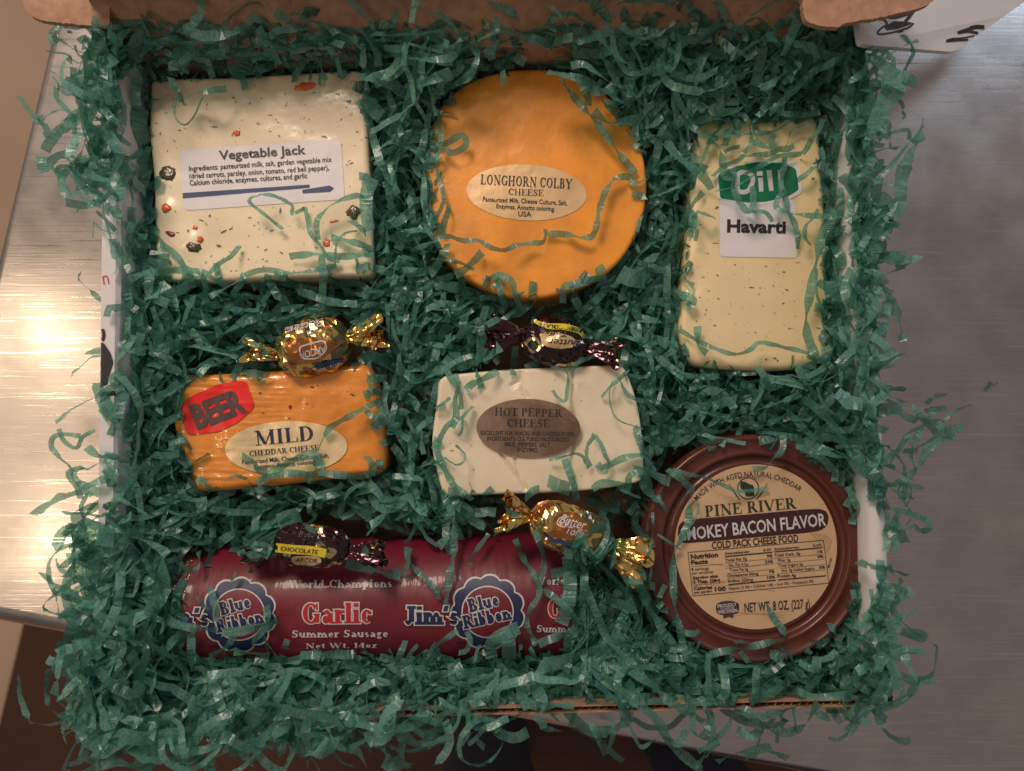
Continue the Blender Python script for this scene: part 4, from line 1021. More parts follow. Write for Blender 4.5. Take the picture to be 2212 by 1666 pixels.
n2('Nutrition', (165, 246), (512, 218), 56, .04); n2('Facts', (170, 316), (382, 300), 52, .04); n2('8 servings', (175, 395), (395, 378), 36, .01); n2('per container', (180, 440), (458, 420), 34, .01)
n2('Serving size', (190, 502), (508, 474), 34, .04); n2('2 Tbsp. (28g)', (195, 552), (538, 530), 36, .04); n2('Calories', (203, 638), (440, 618), 42, .04); n2('per serving', (210, 678), (438, 660), 24, .04)
n2('100', (470, 650), (608, 642), 50, .04)
n2('Amount/serving', (592, 190), (908, 165), 28, .03); n2('% DV', (1078, 148), (1183, 138), 28, .03); n2('Amount/serving', (1215, 134), (1532, 108), 28, .03); n2('% DV', (1705, 92), (1812, 82), 28, .03)
n2('Total Fat 7g', (600, 278), (872, 258), 34); n2('9%', (1122, 224), (1195, 220), 32, .03); n2('Sat. Fat 4.5g', (642, 340), (886, 325), 34, .01); n2('23%', (1100, 298), (1203, 290), 32, .03)
n2('Trans Fat 0g', (655, 402), (892, 388), 34, .01); n2('Cholesterol 30mg', (625, 474), (1017, 444), 34); n2('7%', (1148, 424), (1220, 420), 32, .03); n2('Sodium 220mg', (632, 540), (950, 518), 34); n2('10%', (1128, 494), (1228, 488), 32, .03)
n2('Total Carb. 3g', (1220, 216), (1545, 192), 34); n2('1%', (1758, 170), (1828, 166), 32, .03); n2('Fiber 0g', (1265, 280), (1422, 270), 34, .01); n2('0%', (1762, 234), (1838, 228), 32, .03)
n2('Total Sugars 2g', (1270, 346), (1578, 322), 34, .01); n2('Incl. 0g Added Sugars', (1312, 408), (1722, 378), 34, .01); n2('0%', (1782, 368), (1856, 362), 32, .03); n2('Protein 4g', (1255, 480), (1488, 465), 36)
n2('Vitamin D 0% • Calcium 10% • Iron 0% • Potassium 0%', (640, 636), (1712, 540), 34, .01); n2('M61120Y', (1908, 360), (1950, 235), 26, .02)
lp_('lettering', merge(*tt), M['ink'], .0008)
bx = ZN2((130, 163), (1835, 8), (1905, 548), (192, 710))
rl = [stroke([bx[i], bx[(i + 1) % 4]], 7 * ZN2.s, 16) for i in range(4)]
for a, b, wd in [((592, 216), (1192, 160), 14), ((1214, 156), (1818, 102), 14), ((175, 343), (570, 306), 4), ((598, 296), (1208, 240), 4), ((605, 362), (1212, 304), 4), ((618, 428), (1218, 372), 4), ((625, 493), (1222, 438), 4), ((636, 568), (1236, 512), 14),
                 ((195, 578), (598, 540), 4), ((1222, 238), (1832, 184), 4), ((1232, 302), (1840, 248), 4), ((1300, 362), (1850, 314), 4), ((1250, 434), (1856, 380), 4), ((1262, 510), (1868, 456), 14)]:
    rl.append(stroke(ZN2(a, b), wd * ZN2.s, 12))
lp_('table_rules', merge(*rl), M['ink'], .0008)['kind'] = 'stuff'
gr = []
random.seed(5)
for k in range(9):
    y = random.uniform(330, 1330); gr.append(stroke([ZL((x, y + 14 * math.sin(x * .011 + k)))[0] for x in range(max(330, int(811 - 480)), 1290, 60) if (x - 811) ** 2 + (y - 840) ** 2 < 480 ** 2][:9] or [ZL((700, 400))[0], ZL((800, 400))[0]], 1.2))
for k in range(4): gr.append(stroke(ZL((1150 + 30 * k, 740 + 8 * k), (1205 + 26 * k, 800), (1262 + 6 * k, 880 - 10 * k)), 3, 4))
lp_('grain_print', merge(*[g for g in gr if len(g[0]) > 3]), M['grain'], .0006)['kind'] = 'stuff'
em = lp_('emblem', fill(chaikin(ZN2((560, 780), (680, 770), (770, 800), (775, 860), (760, 930), (640, 960), (500, 940), (480, 870), (488, 810)), 1), 3, 50), M['emblem'], .0007)
lp_('emblem_ribbon', (ZN2((575, 955), (700, 945), (702, 990), (640, 975), (578, 998)), [(0, 1, 3), (1, 2, 3), (0, 3, 4)]), M['emblem'], .0007)
lp_('lettering', merge(place(sans_text('PROUDLY', .02), *ZN2((505, 862), (742, 838)), 42 * ZN2.s), place(sans_text('CHEESE', 0), *ZN2((542, 886), (712, 872)), 22 * ZN2.s), place(sans_text('WISCONSIN', .02), *ZN2((510, 938), (752, 912)), 42 * ZN2.s)), M['white_print'], .0010)

# ---- twist-wrapped candies
CAND = 'twist wrapped toffee candies in the green paper'
def candy(label, body, fans, z, foil, foil2, rz, seed, twist=.8):
    """body = (a, b, halfwidth) axis end points and half width in px; fans = [(centre, reach, halfwidth)]"""
    (a, b, hw) = body
    A = P(*a, z); B = P(*b, z); C = (A + B) / 2; ax = (B - A).normalized(); L = (B - A).length
    W = hw * (HC - z) / FPX; sd = Vector((-ax.y, ax.x, 0)).normalized(); upv = Vector((0, 0, 1))
    org = (C.x, C.y, z - W * .7)
    t = thing('wrapped_candy', label, 'candy', org, CAND)
    n = 26; m = 22; V = []; F = []
    for i in range(m + 1):
        s = i / m; u = 2 * s - 1
        r = W * (max(0, 1 - abs(u) ** 3.4) ** .62 * .96 + .13)
        for k in range(n):
            an = 2 * math.pi * k / n
            tw = an + twist * u ** 3
            cx_, sx_ = math.cos(an), math.sin(an)
            cr = noise.noise(Vector((u * 2.2 + seed, cx_ * 1.4, sx_ * 1.4))) * .10 + abs(noise.noise(Vector((u * 1.4 + seed, math.cos(tw) * 3.2, math.sin(tw) * 3.2)))) * .34 * (.45 + abs(u) ** 2) + noise.noise(Vector((u * 7, cx_ * 5, sx_ * 5 + seed))) * .075
            rr = r * (1 - cr)
            cxp = abs(cx_) ** .85 * (1 if cx_ >= 0 else -1)
            V.append(tuple(C + ax * (u * L / 2) + sd * (rr * cxp) + upv * (rr * sx_ * rz)))
    for i in range(m):
        for k in range(n): F.append((i * n + k, (i + 1) * n + k, (i + 1) * n + (k + 1) % n, i * n + (k + 1) % n))
    bo = mesh_obj('wrapper', V, F, foil, t, org)
    bb = bvh_of(bo, org); OBST.append(bb)
    for q, (st, en, fw, tilt) in enumerate(fans):
        S = P(*st, z + .001); E = P(*en, z + .001 + tilt); fa = (E - S); FL = fa.length; fa.normalize()
        fs = fa.cross(upv).normalized(); fu = fs.cross(fa).normalized(); FW = fw * (HC - z) / FPX
        n2_ = 72; m2 = 14; V = []; F = []
        rn = random.Random(seed * 10 + q); ph = [rn.uniform(0, 6) for _ in range(6)]
        for i in range(m2 + 1):
            s = i / m2
            for k in range(n2_):
                an = 2 * math.pi * k / n2_
                pl = 1 + .20 * math.sin(an * 7 + ph[0] + s * 1.2) * s + .13 * math.sin(an * 12 + ph[1]) + .10 * math.sin(an * 3 + ph[2]) * s
                r = (W * .13 + (FW - W * .13) * s ** .8) * pl
                ln = FL * s * (1 + .14 * math.sin(an * 2 + ph[3]) + .10 * math.sin(an * 5 + ph[4]))
                cn = noise.noise(Vector((s * 5, an * 2.5, seed + q))) * .0011 * s
                V.append(tuple(S + fa * ln + fs * (r * math.cos(an) + cn) + fu * (r * math.sin(an) * .50 + cn)))
        for i in range(m2):
            for k in range(n2_): F.append((i * n2_ + k, (i + 1) * n2_ + k, (i + 1) * n2_ + (k + 1) % n2_, i * n2_ + (k + 1) % n2_))
        fo = mesh_obj('twisted_end', V, F, foil2, t, org)
        OBST.append(bvh_of(fo, org))
    return t, bo, bb, org
def cprint(c, name, vf, mat, off=.0004):
    return printed(name, vf, mat, c[2], c[1], c[3], off)
rev = lambda txt, a, b, cap, Z_, m=None, bold=.005, sh=0.3: place(sans_text(txt, bold, sh), *Z_(a, b), cap * Z_.s, 2)

c1 = candy('toffee in brown and gold foil, lying above the wrinkled orange cheese block', (ZB((1045, 470))[0], ZB((1650, 285))[0], 232 * ZB.s),
           [(ZB((1075, 460))[0], ZB((800, 405))[0], 88 * ZB.s, .002), (ZB((1625, 300))[0], ZB((1900, 250))[0], 135 * ZB.s, .004)], .060, M['gold_foil'], M['gold_plain'], .75, 1)
cprint(c1, 'brown_panel', fill(chaikin(ZB((1120, 330), (1250, 300), (1450, 310), (1590, 350), (1500, 420), (1420, 500), (1200, 540), (1110, 440)), 2), 8, 60), M['brown_foil'], .0003)
cprint(c1, 'lettering', merge(rev('Butter', (1430, 140), (1130, 215), 62, ZB), rev('Toffee', (1330, 170), (1110, 222), 30, ZB)), M['white_print'])
cprint(c1, 'lettering', merge(rev('ARCOR', (1450, 370), (1232, 425), 58, ZB, sh=.1, bold=.015), ringstroke(rrect(ZB((1230, 380), (1440, 322), (1468, 400), (1380, 480), (1250, 478)), 10), 3.2)), M['white_print'], .0005)
bnd = cprint(c1, 'blue_band', stroke(ZB((1330, 580), (1430, 530), (1560, 500), (1630, 480)), 26 * ZB.s * 1.6, 10), M['blue_band'], .0005)
if bnd: printed('lettering', rev('LEITE / MILK', (1570, 510), (1370, 572), 26, ZB, sh=0), M['white_print'], c1[2], bnd, c1[3], .0008)

c2 = candy('toffee in dark purple foil with a yellow band, lying below the round orange cheese', (ZP((880, 270))[0], ZP((1450, 400))[0], 190 * ZP.s),
           [(ZP((905, 270))[0], ZP((640, 260))[0], 130 * ZP.s, .004), (ZP((1420, 390))[0], ZP((1680, 440))[0], 105 * ZP.s, .002)], .060, M['dark_foil'], M['dark_plain'], .75, 2)
yb = cprint(c2, 'yellow_band', stroke(ZP((985, 160), (1100, 205), (1250, 215), (1370, 250), (1410, 310)), 52 * ZP.s, 8, True), M['yellow_band'], .0005)
if yb: printed('lettering', rev('CHOCOLATE', (1362, 222), (1035, 180), 30, ZP, sh=.1, bold=.01), M['ink'], c2[2], yb, c2[3], .0008)
cprint(c2, 'gold_panel', fill(chaikin(ZP((1040, 250), (1200, 260), (1330, 300), (1350, 380), (1200, 400), (1060, 370)), 2), 7, 50), M['gold_label'], .0003)
cprint(c2, 'lettering', merge(rev('Toffee', (1270, 250), (1050, 235), 46, ZP), rev('Butter', (1380, 330), (1110, 310), 56, ZP)), M['ink'], .0006)

c3 = candy('toffee in dark foil with a yellow band, resting on top of the red sausage', (ZS((1030, 440))[0], ZS((1690, 500))[0], 165 * ZS.s),
           [(ZS((1050, 455))[0], ZS((790, 530))[0], 85 * ZS.s, -.003), (ZS((1660, 500))[0], ZS((1930, 560))[0], 115 * ZS.s, .002)], .076, M['dark_foil'], M['dark_plain'], .7, 3)
yb = cprint(c3, 'yellow_band', stroke(ZS((1050, 490), (1200, 505), (1350, 515), (1470, 540)), 76 * ZS.s, 10), M['yellow_band'], .0006)
if yb: printed('lettering', place(sans_text('CHOCOLATE', .008, .15), *ZS((1088, 515), (1402, 548)), 38 * ZS.s, 2), M['ink'], c3[2], yb, c3[3], .0009)
cprint(c3, 'gold_panel', fill(chaikin(ZS((1180, 560), (1420, 560), (1440, 620), (1300, 660), (1180, 620)), 2), 6, 50), M['gold_label'], .0004)
cprint(c3, 'lettering', merge(place(sans_text('Butter', .004, .3), *ZS((1240, 400), (1440, 400)), 44 * ZS.s, 2), place(sans_text('Toffee', .004, .3), *ZS((1270, 460), (1470, 455)), 44 * ZS.s, 2), place(sans_text('ARCOR', .01, .1), *ZS((1215, 610), (1400, 620)), 34 * ZS.s, 2)), M['ink'], .0006)

c4 = candy('toffee in shiny gold and brown foil, lying between the sausage and the white cheese', (ZT((1125, 300))[0], ZT((1775, 560))[0], 185 * ZT.s),
           [(ZT((1150, 320))[0], ZT((925, 280))[0], 150 * ZT.s, .006), (ZT((1740, 540))[0], ZT((2040, 690))[0], 175 * ZT.s, .006)], .074, M['gold_foil'], M['gold_plain'], .8, 4)
cprint(c4, 'brown_panel', fill(chaikin(ZT((1330, 300), (1450, 270), (1580, 350), (1650, 470), (1540, 520), (1380, 500), (1310, 420)), 2), 8, 60), M['brown_foil'], .0003)
cprint(c4, 'lettering', merge(place(sans_text('Butter', .006, .35), *ZT((1360, 370), (1570, 430)), 80 * ZT.s, 2), place(sans_text('Toffee', .006, .35), *ZT((1415, 455), (1590, 500)), 62 * ZT.s, 2), stroke(ZT((1440, 320), (1370, 330), (1350, 380), (1410, 400), (1450, 340)), 2.5)), M['white_print'], .0006)
cprint(c4, 'blue_band', stroke(ZT((1240, 440), (1290, 500), (1400, 530), (1500, 550), (1600, 570)), 26 * ZT.s, 8, True), M['blue_band'], .0005)
cprint(c4, 'lettering', place(sans_text('ARCOR', .012, .1), *ZT((1380, 625), (1540, 655)), 40 * ZT.s, 2), M['white_print'], .0006)

# ================================================================== SHREDDED PAPER
def top_at(x, y, zmax=.2):
    z = None
    for b in OBST:
        h = b.ray_cast(Vector((x, y, zmax)), Vector((0, 0, -1)))
        if h[0] is not None and (z is None or h[0].z > z): z = h[0].z
    return z
edges = [(BL, BRc), (BRc, TRc), (TRc, TLc), (TLc, BL)]
EI = [(a, inwd(a, b)) for a, b in edges]
def indist(x, y):
    """distance inside the box rim (negative outside) and which side"""
    v = Vector((x, y, RIM)); m = min(((v - a).dot(n), i) for i, (a, n) in enumerate(EI)); return m
def heap(x, y):
    d, _ = indist(x, y)
    if d < 0: return max(.004, RIM + .006 + d * .9)
    e = math.exp(-d / .030)
    if _ == 2: e *= 1.35
    return .052 + .025 * e + .005 * noise.noise(Vector((x * 22, y * 22, 4)))
def ribbon(cs, wds, rolls, jit=.00012):
    """centre line -> crinkled strip"""
    n = len(cs); V = []; F = []
    for i in range(n):
        t = cs[min(i + 1, n - 1)] - cs[max(i - 1, 0)]
        if t.length < 1e-7: t = Vector((1, 0, 0))
        t.normalize(); s = Vector((-t.y, t.x, 0))
        if s.length < 1e-4: s = Vector((1, 0, 0))
        s.normalize(); u = t.cross(s)
        wv = s * math.cos(rolls[i]) + u * math.sin(rolls[i]); nn = t.cross(wv)
        o = nn * random.gauss(0, jit * 1.3)
        h = wds[i] / 2
        V += [cs[i] + wv * h * random.uniform(.96, 1.03) + o, cs[i] - wv * h * random.uniform(.96, 1.03) + o]
    for i in range(n - 1): F.append((2 * i, 2 * i + 1, 2 * i + 3, 2 * i + 2))
    return V, F

random.seed(21)
TRACED = []
def T(Z, w, *pts, h=.0025, thin=False, where=None): TRACED.append((Z(*pts), w * Z.s, h, where))
W1 = 'over the square white cheese'; W2 = 'over the round orange cheese'; W3 = 'over the tall pale cheese'; W4 = 'over the wrinkled orange block'
W5 = 'over the cracked white block'; W6 = 'across the red sausage'; W7 = 'across the brown tub lid'
# square cheese
T(ZV, 45, (1490, 215), (1590, 190), (1750, 160), where='lying across the upper right corner of the square white cheese')
T(ZV, 45, (300, 180), (350, 290), (400, 370), where=W1); T(ZV, 40, (405, 320), (480, 280), (560, 270), (670, 255), where=W1)
T(ZV, 12, (345, 310), (325, 400), (340, 460), (370, 490), (410, 490), (460, 430), (495, 350), (520, 300), h=.006, where='thin loop hanging over the upper left of the square white cheese')
T(ZV, 24, (1045, 1190), (960, 1120), (870, 1050), (820, 1000), (870, 968), (960, 962), (1060, 1000), (1110, 1040), (1105, 1088), (1190, 1050), h=.005, where='looped over the lower edge of the white ingredients label')
T(ZV, 30, (1190, 1040), (1210, 1130), (1230, 1220), (1290, 1290), (1350, 1380), (1420, 1400), where=W1)
T(ZV, 35, (1280, 1260), (1270, 1140), (1330, 1060), (1400, 1010), (1480, 980), (1560, 970), (1640, 1050), where=W1)
T(ZV, 80, (1640, 850), (1600, 960), (1600, 1110), (1620, 1200), where=W1); T(ZV, 60, (1500, 1130), (1560, 1180), (1600, 1220), where=W1)
T(ZV, 45, (1365, 1245), (1450, 1260), (1560, 1290), (1640, 1330), where=W1); T(ZV, 15, (1395, 1380), (1400, 1290), (1450, 1220), (1540, 1200), where=W1)
T(ZV, 45, (1090, 1370), (1180, 1360), (1290, 1355), (1400, 1370), (1550, 1365), (1650, 1360), where=W1)
T(ZV, 40, (220, 1290), (290, 1320), (350, 1380), (400, 1450), (460, 1530), where=W1)
T(ZV, 45, (20, 1530), (130, 1480), (260, 1470), (400, 1460), (520, 1480), (600, 1530), (680, 1570), where=W1)
T(ZV, 30, (560, 1480), (620, 1420), (700, 1370), (760, 1295), where='pointing up from the lower edge of the square white cheese')
T(ZV, 35, (560, 1640), (700, 1560), (830, 1480), (950, 1460), (1080, 1480), (1200, 1470), (1400, 1430), where=W1); T(ZV, 45, (1300, 1360), (1310, 1480), (1310, 1640), where=W1)
# round cheese
T(ZC, 45, (1010, 180), (1060, 260), (1180, 400), (1280, 520), (1380, 660), (1480, 780), where='long and straight, lying across the right of the round orange cheese')
T(ZC, 40, (1550, 815), (1470, 840), (1430, 800), (1340, 820), (1290, 890), (1265, 960), (1240, 1060), (1230, 1120), (1200, 1180), (1110, 1180), (1030, 1165), (920, 1160), where='zigzagging down right of the oval label on the round orange cheese')
T(ZC, 32, (910, 1130), (900, 1210), (820, 1220), (720, 1235), (650, 1265), (570, 1250), (490, 1205), (390, 1205), (280, 1175), (180, 1220), (60, 1270), where='wavy one below the oval label on the round orange cheese')
T(ZC, 38, (250, 600), (300, 580), (370, 540), (405, 560), (400, 610), (320, 650), (280, 620), h=.006, where='small curled loop at the left of the round orange cheese')
T(ZC, 50, (510, 1275), (420, 1370), (340, 1420), where=W2); T(ZC, 50, (290, 1225), (250, 1320), (180, 1420), where=W2); T(ZC, 22, (190, 1320), (290, 1325), (370, 1345), (460, 1390), where=W2)
T(ZC, 45, (580, 1440), (620, 1420), (700, 1470), (720, 1560), (760, 1640), where=W2); T(ZC, 40, (600, 1430), (625, 1520), (660, 1640), where=W2)
T(ZC, 40, (1020, 1600), (1030, 1490), (1100, 1475), (1200, 1450), (1290, 1440), where=W2)
T(ZC, 35, (240, 380), (235, 480), (250, 560), (240, 640), (180, 700), (90, 760), where=W2); T(ZC, 45, (150, 500), (130, 620), (90, 720), where=W2); T(ZC, 25, (210, 700), (240, 830), (265, 920), (250, 1000), (180, 1130), where=W2)
T(ZC, 40, (270, 960), (300, 990), (270, 1090), (255, 1170), where=W2); T(ZC, 30, (140, 800), (150, 950), (150, 1100), (210, 1200), (240, 1250), where=W2)
T(ZC, 40, (640, 130), (642, 170), (652, 215), where=W2); T(ZC, 40, (340, 230), (420, 180), (470, 80), (490, 0), where=W2)
T(ZC, 50, (920, 140), (1050, 160), (1150, 190), (1250, 250), where=W2); T(ZC, 45, (1070, 100), (1150, 90), (1230, 140), (1350, 220), (1460, 240), where=W2)
T(ZC, 55, (1170, 240), (1240, 260), (1330, 250), where=W2); T(ZC, 60, (1210, 390), (1300, 460), (1420, 450), (1500, 440), where=W2); T(ZC, 55, (1260, 300), (1310, 360), (1380, 420), where=W2); T(ZC, 50, (1290, 230), (1350, 300), (1440, 350), where=W2)
T(ZC, 30, (1420, 500), (1450, 550), where=W2); T(ZC, 100, (1380, 1410), (1450, 1440), (1540, 1450), h=.004); T(ZC, 45, (1130, 200), (1175, 290), (1180, 350), where=W2)
# cracked block
for w_, *p in [(60, (430, 740), (480, 690), (560, 650), (700, 580)), (30, (1140, 545), (1250, 570), (1280, 640), (1270, 740), (1255, 830), (1190, 800), (1150, 740)), (30, (1555, 800), (1620, 720), (1690, 660), (1760, 600)),
               (14, (1650, 660), (1620, 760), (1640, 900), (1700, 990), (1830, 1040), (1900, 1060)), (35, (1700, 640), (1760, 760), (1830, 810), (1900, 830)), (60, (190, 640), (170, 800), (120, 950), (150, 1060)),
               (55, (340, 600), (370, 700), (340, 820), (350, 950), (310, 1050)), (50, (260, 560), (310, 650), (380, 760), (390, 900)), (25, (160, 890), (230, 860), (300, 800)), (45, (490, 870), (400, 960), (270, 1040), (200, 1180)),
               (25, (400, 950), (400, 1060), (370, 1120)), (60, (170, 1200), (220, 1320), (280, 1450), (350, 1550), (480, 1650)), (20, (250, 1300), (350, 1360), (410, 1330), (420, 1270), (350, 1200)),
               (60, (1500, 1110), (1440, 1200), (1430, 1300), (1460, 1380)), (35, (1500, 1110), (1560, 1200), (1590, 1290), (1620, 1350), (1590, 1430)), (25, (1120, 1320), (1250, 1290), (1330, 1265), (1400, 1290), (1420, 1350)),
               (60, (1250, 1310), (1290, 1420), (1330, 1540), (1350, 1660)), (55, (1520, 1350), (1560, 1380), (1640, 1350), (1750, 1300), (1880, 1280), (1930, 1330), (1990, 1420)), (60, (1830, 1040), (1870, 1150), (1910, 1280)),
               (100, (1110, 1490), (1200, 1530), (1290, 1560)), (60, (920, 1640), (980, 1580), (1040, 1560)), (35, (1310, 590), (1360, 510), (1500, 460)), (60, (1480, 1560), (1560, 1510), (1700, 1520), (1800, 1560)), (50, (1780, 1560), (1790, 1450), (1900, 1430), (1960, 1540))]:
    T(ZP, w_, *p, where=W5)
# orange block
for w_, *p in [(50, (1440, 1120), (1490, 1050), (1570, 1000), (1700, 930), (1810, 870), (1890, 830)), (9, (1375, 1255), (1410, 1190), (1445, 1100)), (45, (1800, 640), (1830, 700), (1800, 800)), (50, (1790, 910), (1850, 960), (1950, 990)),
               (60, (760, 1280), (840, 1330), (900, 1400), (970, 1420)), (70, (880, 1520), (1000, 1430), (1150, 1340), (1330, 1270), (1380, 1300), (1400, 1400)), (30, (600, 1560), (620, 1500), (700, 1450), (800, 1480)), (60, (1790, 1290), (1830, 1340), (1830, 1420), (1780, 1440)),
               (35, (1830, 1360), (1880, 1350), (1930, 1340)), (60, (1830, 630), (1860, 640), (1960, 640)), (60, (1810, 500), (1840, 600), (1900, 680)), (70, (20, 830), (120, 770), (250, 680)), (60, (60, 780), (170, 760), (260, 720)),
               (60, (220, 960), (140, 1000), (60, 1040)), (45, (170, 1180), (240, 1160), (300, 1150)), (60, (380, 1470), (420, 1490), (470, 1510)), (60, (980, 620), (880, 600), (760, 580)), (50, (1880, 830), (1950, 1000), (2050, 1080), (2150, 1150)),
               (60, (900, 1480), (1000, 1450), (1150, 1430), (1300, 1440), (1450, 1450)), (60, (1400, 1420), (1540, 1440), (1650, 1450), (1780, 1470))]:
    T(ZB, w_, *p, where=W4)
# sausage
for w_, *p in [(45, (270, 570), (140, 610), (30, 660)), (40, (400, 520), (410, 600), (370, 680), (260, 700), (140, 660)), (25, (370, 800), (370, 880), (430, 960), (490, 1010)), (50, (490, 820), (520, 900), (540, 1000), (550, 1110)),
               (60, (110, 1000), (160, 1100), (240, 1140), (400, 1170), (560, 1180)), (70, (600, 1200), (760, 1190), (900, 1150), (1070, 1110)), (50, (1060, 1090), (950, 1180), (850, 1290)), (60, (970, 980), (980, 1070), (960, 1140)), (30, (710, 695), (695, 740), (680, 790)),
               (60, (340, 1200), (340, 1350), (330, 1500)), (60, (60, 1430), (130, 1340), (200, 1260), (300, 1180)), (50, (500, 1400), (640, 1320), (700, 1230)), (50, (1150, 1260), (1135, 1300), (1120, 1340)), (50, (2140, 1270), (2090, 1400), (2060, 1480)),
               (80, (1640, 620), (1760, 650), (1900, 690), (2100, 720)), (60, (2170, 500), (2160, 620), (2120, 720)), (60, (700, 1360), (900, 1380), (1000, 1400)), (70, (1250, 1400), (1450, 1380), (1700, 1390)), (60, (950, 1230), (1000, 1330), (1080, 1420))]:
    T(ZS, w_, *p, where=W6, h=.003)
T(ZS, 210, (60, 620), (70, 740), (40, 880), (-30, 990), where='wide torn piece of tissue left of the red sausage', h=.008)
for w_, *p in [(55, (360, -20), (420, 120), (490, 250), (520, 400), (520, 600), (490, 750), (470, 900), (460, 1020)), (45, (140, 560), (170, 700), (280, 800), (370, 900), (400, 980)), (20, (450, 890), (400, 905), (360, 870)), (35, (800, 460), (720, 560), (660, 650), (640, 700)),
               (45, (1010, 500), (1070, 640), (1130, 740), (1190, 850), (1200, 950), (1130, 1070), (1100, 1180), (1150, 1280), (1180, 1350)), (50, (1160, 430), (1220, 560), (1240, 700), (1200, 860)), (50, (1220, 900), (1330, 970), (1450, 1080), (1530, 1190)),
               (100, (1440, 640), (1450, 800), (1440, 1000), (1380, 1180)), (60, (1640, 660), (1580, 800), (1600, 950), (1680, 1130), (1740, 1280), (1860, 1420), (2000, 1560)), (90, (1040, 1210), (900, 1270), (820, 1340), (820, 1450)), (100, (965, 1250), (960, 1350), (960, 1460)),
               (40, (550, 1230), (440, 1310), (350, 1370)), (40, (620, 1240), (650, 1310), (620, 1390), (560, 1410)), (55, (1970, 820), (1910, 920), (1950, 1050), (2000, 1180)), (110, (1240, 1510), (1400, 1480), (1600, 1420), (1770, 1350), (1880, 1280)), (60, (1990, 830), (2050, 950), (2130, 1100), (2212, 1200)),
               (60, (1200, 1340), (1320, 1290), (1430, 1270)), (60, (1500, 680), (1560, 760), (1560, 900), (1540, 1030)), (60, (1700, 880), (1750, 960), (1700, 1060), (1760, 1150)), (50, (1620, 1000), (1560, 1060), (1550, 1180))]:
    T(ZT, w_, *p, where=W6, h=.003)
# tub lid
for w_, *p in [(45, (250, 350), (330, 400), (400, 470), (410, 520)), (42, (430, 540), (390, 600), (380, 700), (320, 830), (290, 900), (290, 1050), (300, 1200), (330, 1350), (360, 1500), (400, 1640)), (15, (450, 560), (440, 640), (370, 750)),
               (24, (290, 350), (380, 380), (480, 400), (560, 430), (650, 470), (700, 490), (890, 470)), (35, (980, 130), (980, 220), (920, 290), (870, 340), (790, 350)), (45, (1060, 200), (1150, 230), (1240, 290), (1300, 360)), (40, (1390, 460), (1430, 540), (1460, 610), (1420, 650)),
               (40, (880, 1200), (920, 1280), (990, 1380), (980, 1420), (870, 1450), (740, 1480), (600, 1500), (450, 1540), (260, 1540), (180, 1500)), (35, (360, 1380), (420, 1390), (455, 1360)), (20, (680, 1450), (710, 1435), (750, 1450)), (40, (1450, 930), (1530, 960), (1620, 980)),
               (55, (40, 350), (110, 360), (200, 400), (270, 430)), (20, (190, 520), (220, 570), (250, 620)), (18, (160, 620), (160, 760), (130, 900)), (15, (190, 760), (250, 800), (340, 860)), (60, (1250, 60), (1330, 160), (1420, 240)), (45, (80, 1050), (120, 1200), (200, 1330), (260, 1450)), (45, (830, 110), (960, 130), (1100, 160))]:
    T(ZL, w_, *p, where=W7)
# tall cheese
for w_, *p in [(80, (1090, 130), (1160, 170), (1240, 80), (1330, 0)), (70, (1080, 150), (1250, 110), (1450, 90)), (60, (1350, 290), (1330, 210), (1380, 190), (1500, 180), (1700, 160), (1850, 130)), (30, (1260, 370), (1400, 310), (1500, 240), (1640, 150)),
               (25, (1470, 520), (1500, 400), (1550, 320), (1700, 270), (1850, 220)), (70, (1345, 370), (1310, 440), (1330, 520)), (50, (560, 350), (700, 370), (850, 350), (1000, 370), (1150, 360), (1290, 360)),
               (50, (740, 150), (900, 150), (1020, 180), (1060, 280), (1090, 380), (1090, 480), (1020, 560), (960, 650), (800, 720), (660, 840)), (60, (900, 200), (940, 260), (960, 330)), (40, (760, 220), (720, 330), (640, 420), (590, 560), (540, 700)), (90, (560, 220), (700, 190), (850, 240)),
               (80, (860, 300), (820, 420), (790, 500)), (80, (600, 440), (700, 500), (760, 580), (780, 700), (800, 830), (900, 860)), (45, (790, 570), (870, 530), (960, 510)), (80, (1120, 440), (1200, 500), (1330, 540), (1450, 560)), (60, (1000, 620), (1150, 600), (1300, 590), (1380, 540), (1470, 540), (1560, 500)),
               (55, (990, 830), (1120, 760), (1250, 690), (1380, 620), (1550, 600), (1650, 590)), (55, (1880, 200), (1830, 330), (1750, 430), (1700, 530), (1650, 590)), (62, (1460, 620), (1450, 720), (1420, 850), (1420, 980), (1470, 1100), (1500, 1230), (1570, 1370), (1600, 1500), (1600, 1640)),
               (58, (1790, 715), (1700, 810), (1600, 880), (1500, 960), (1400, 1060), (1360, 1150), (1400, 1210), (1550, 1250), (1750, 1270), (1950, 1280), (2200, 1290)), (65, (880, 740), (900, 850), (890, 960), (930, 1060), (980, 1150), (1040, 1220), (1100, 1180), (1110, 1060), (1100, 950)),
               (40, (1030, 1220), (1130, 1230), (1230, 1230), (1290, 1280), (1320, 1340)), (22, (700, 1000), (820, 970), (930, 940), (1080, 850), (1150, 800)), (60, (470, 1230), (580, 1250), (690, 1300)), (40, (480, 1250), (480, 1370), (490, 1450), (470, 1550)),
               (45, (1830, 1200), (1760, 1310), (1690, 1380), (1680, 1500), (1740, 1600)), (90, (150, 450), (260, 600), (400, 720), (560, 850), (650, 980)), (50, (1850, 520), (1880, 650), (1850, 780), (1900, 850)), (60, (380, 250), (480, 330), (600, 400), (720, 420)), (60, (620, 130), (700, 200), (760, 300)),
               (70, (560, 1010), (460, 1120), (380, 1260), (330, 1400))]:
    T(ZD, w_, *p, where=W3, h=.003)
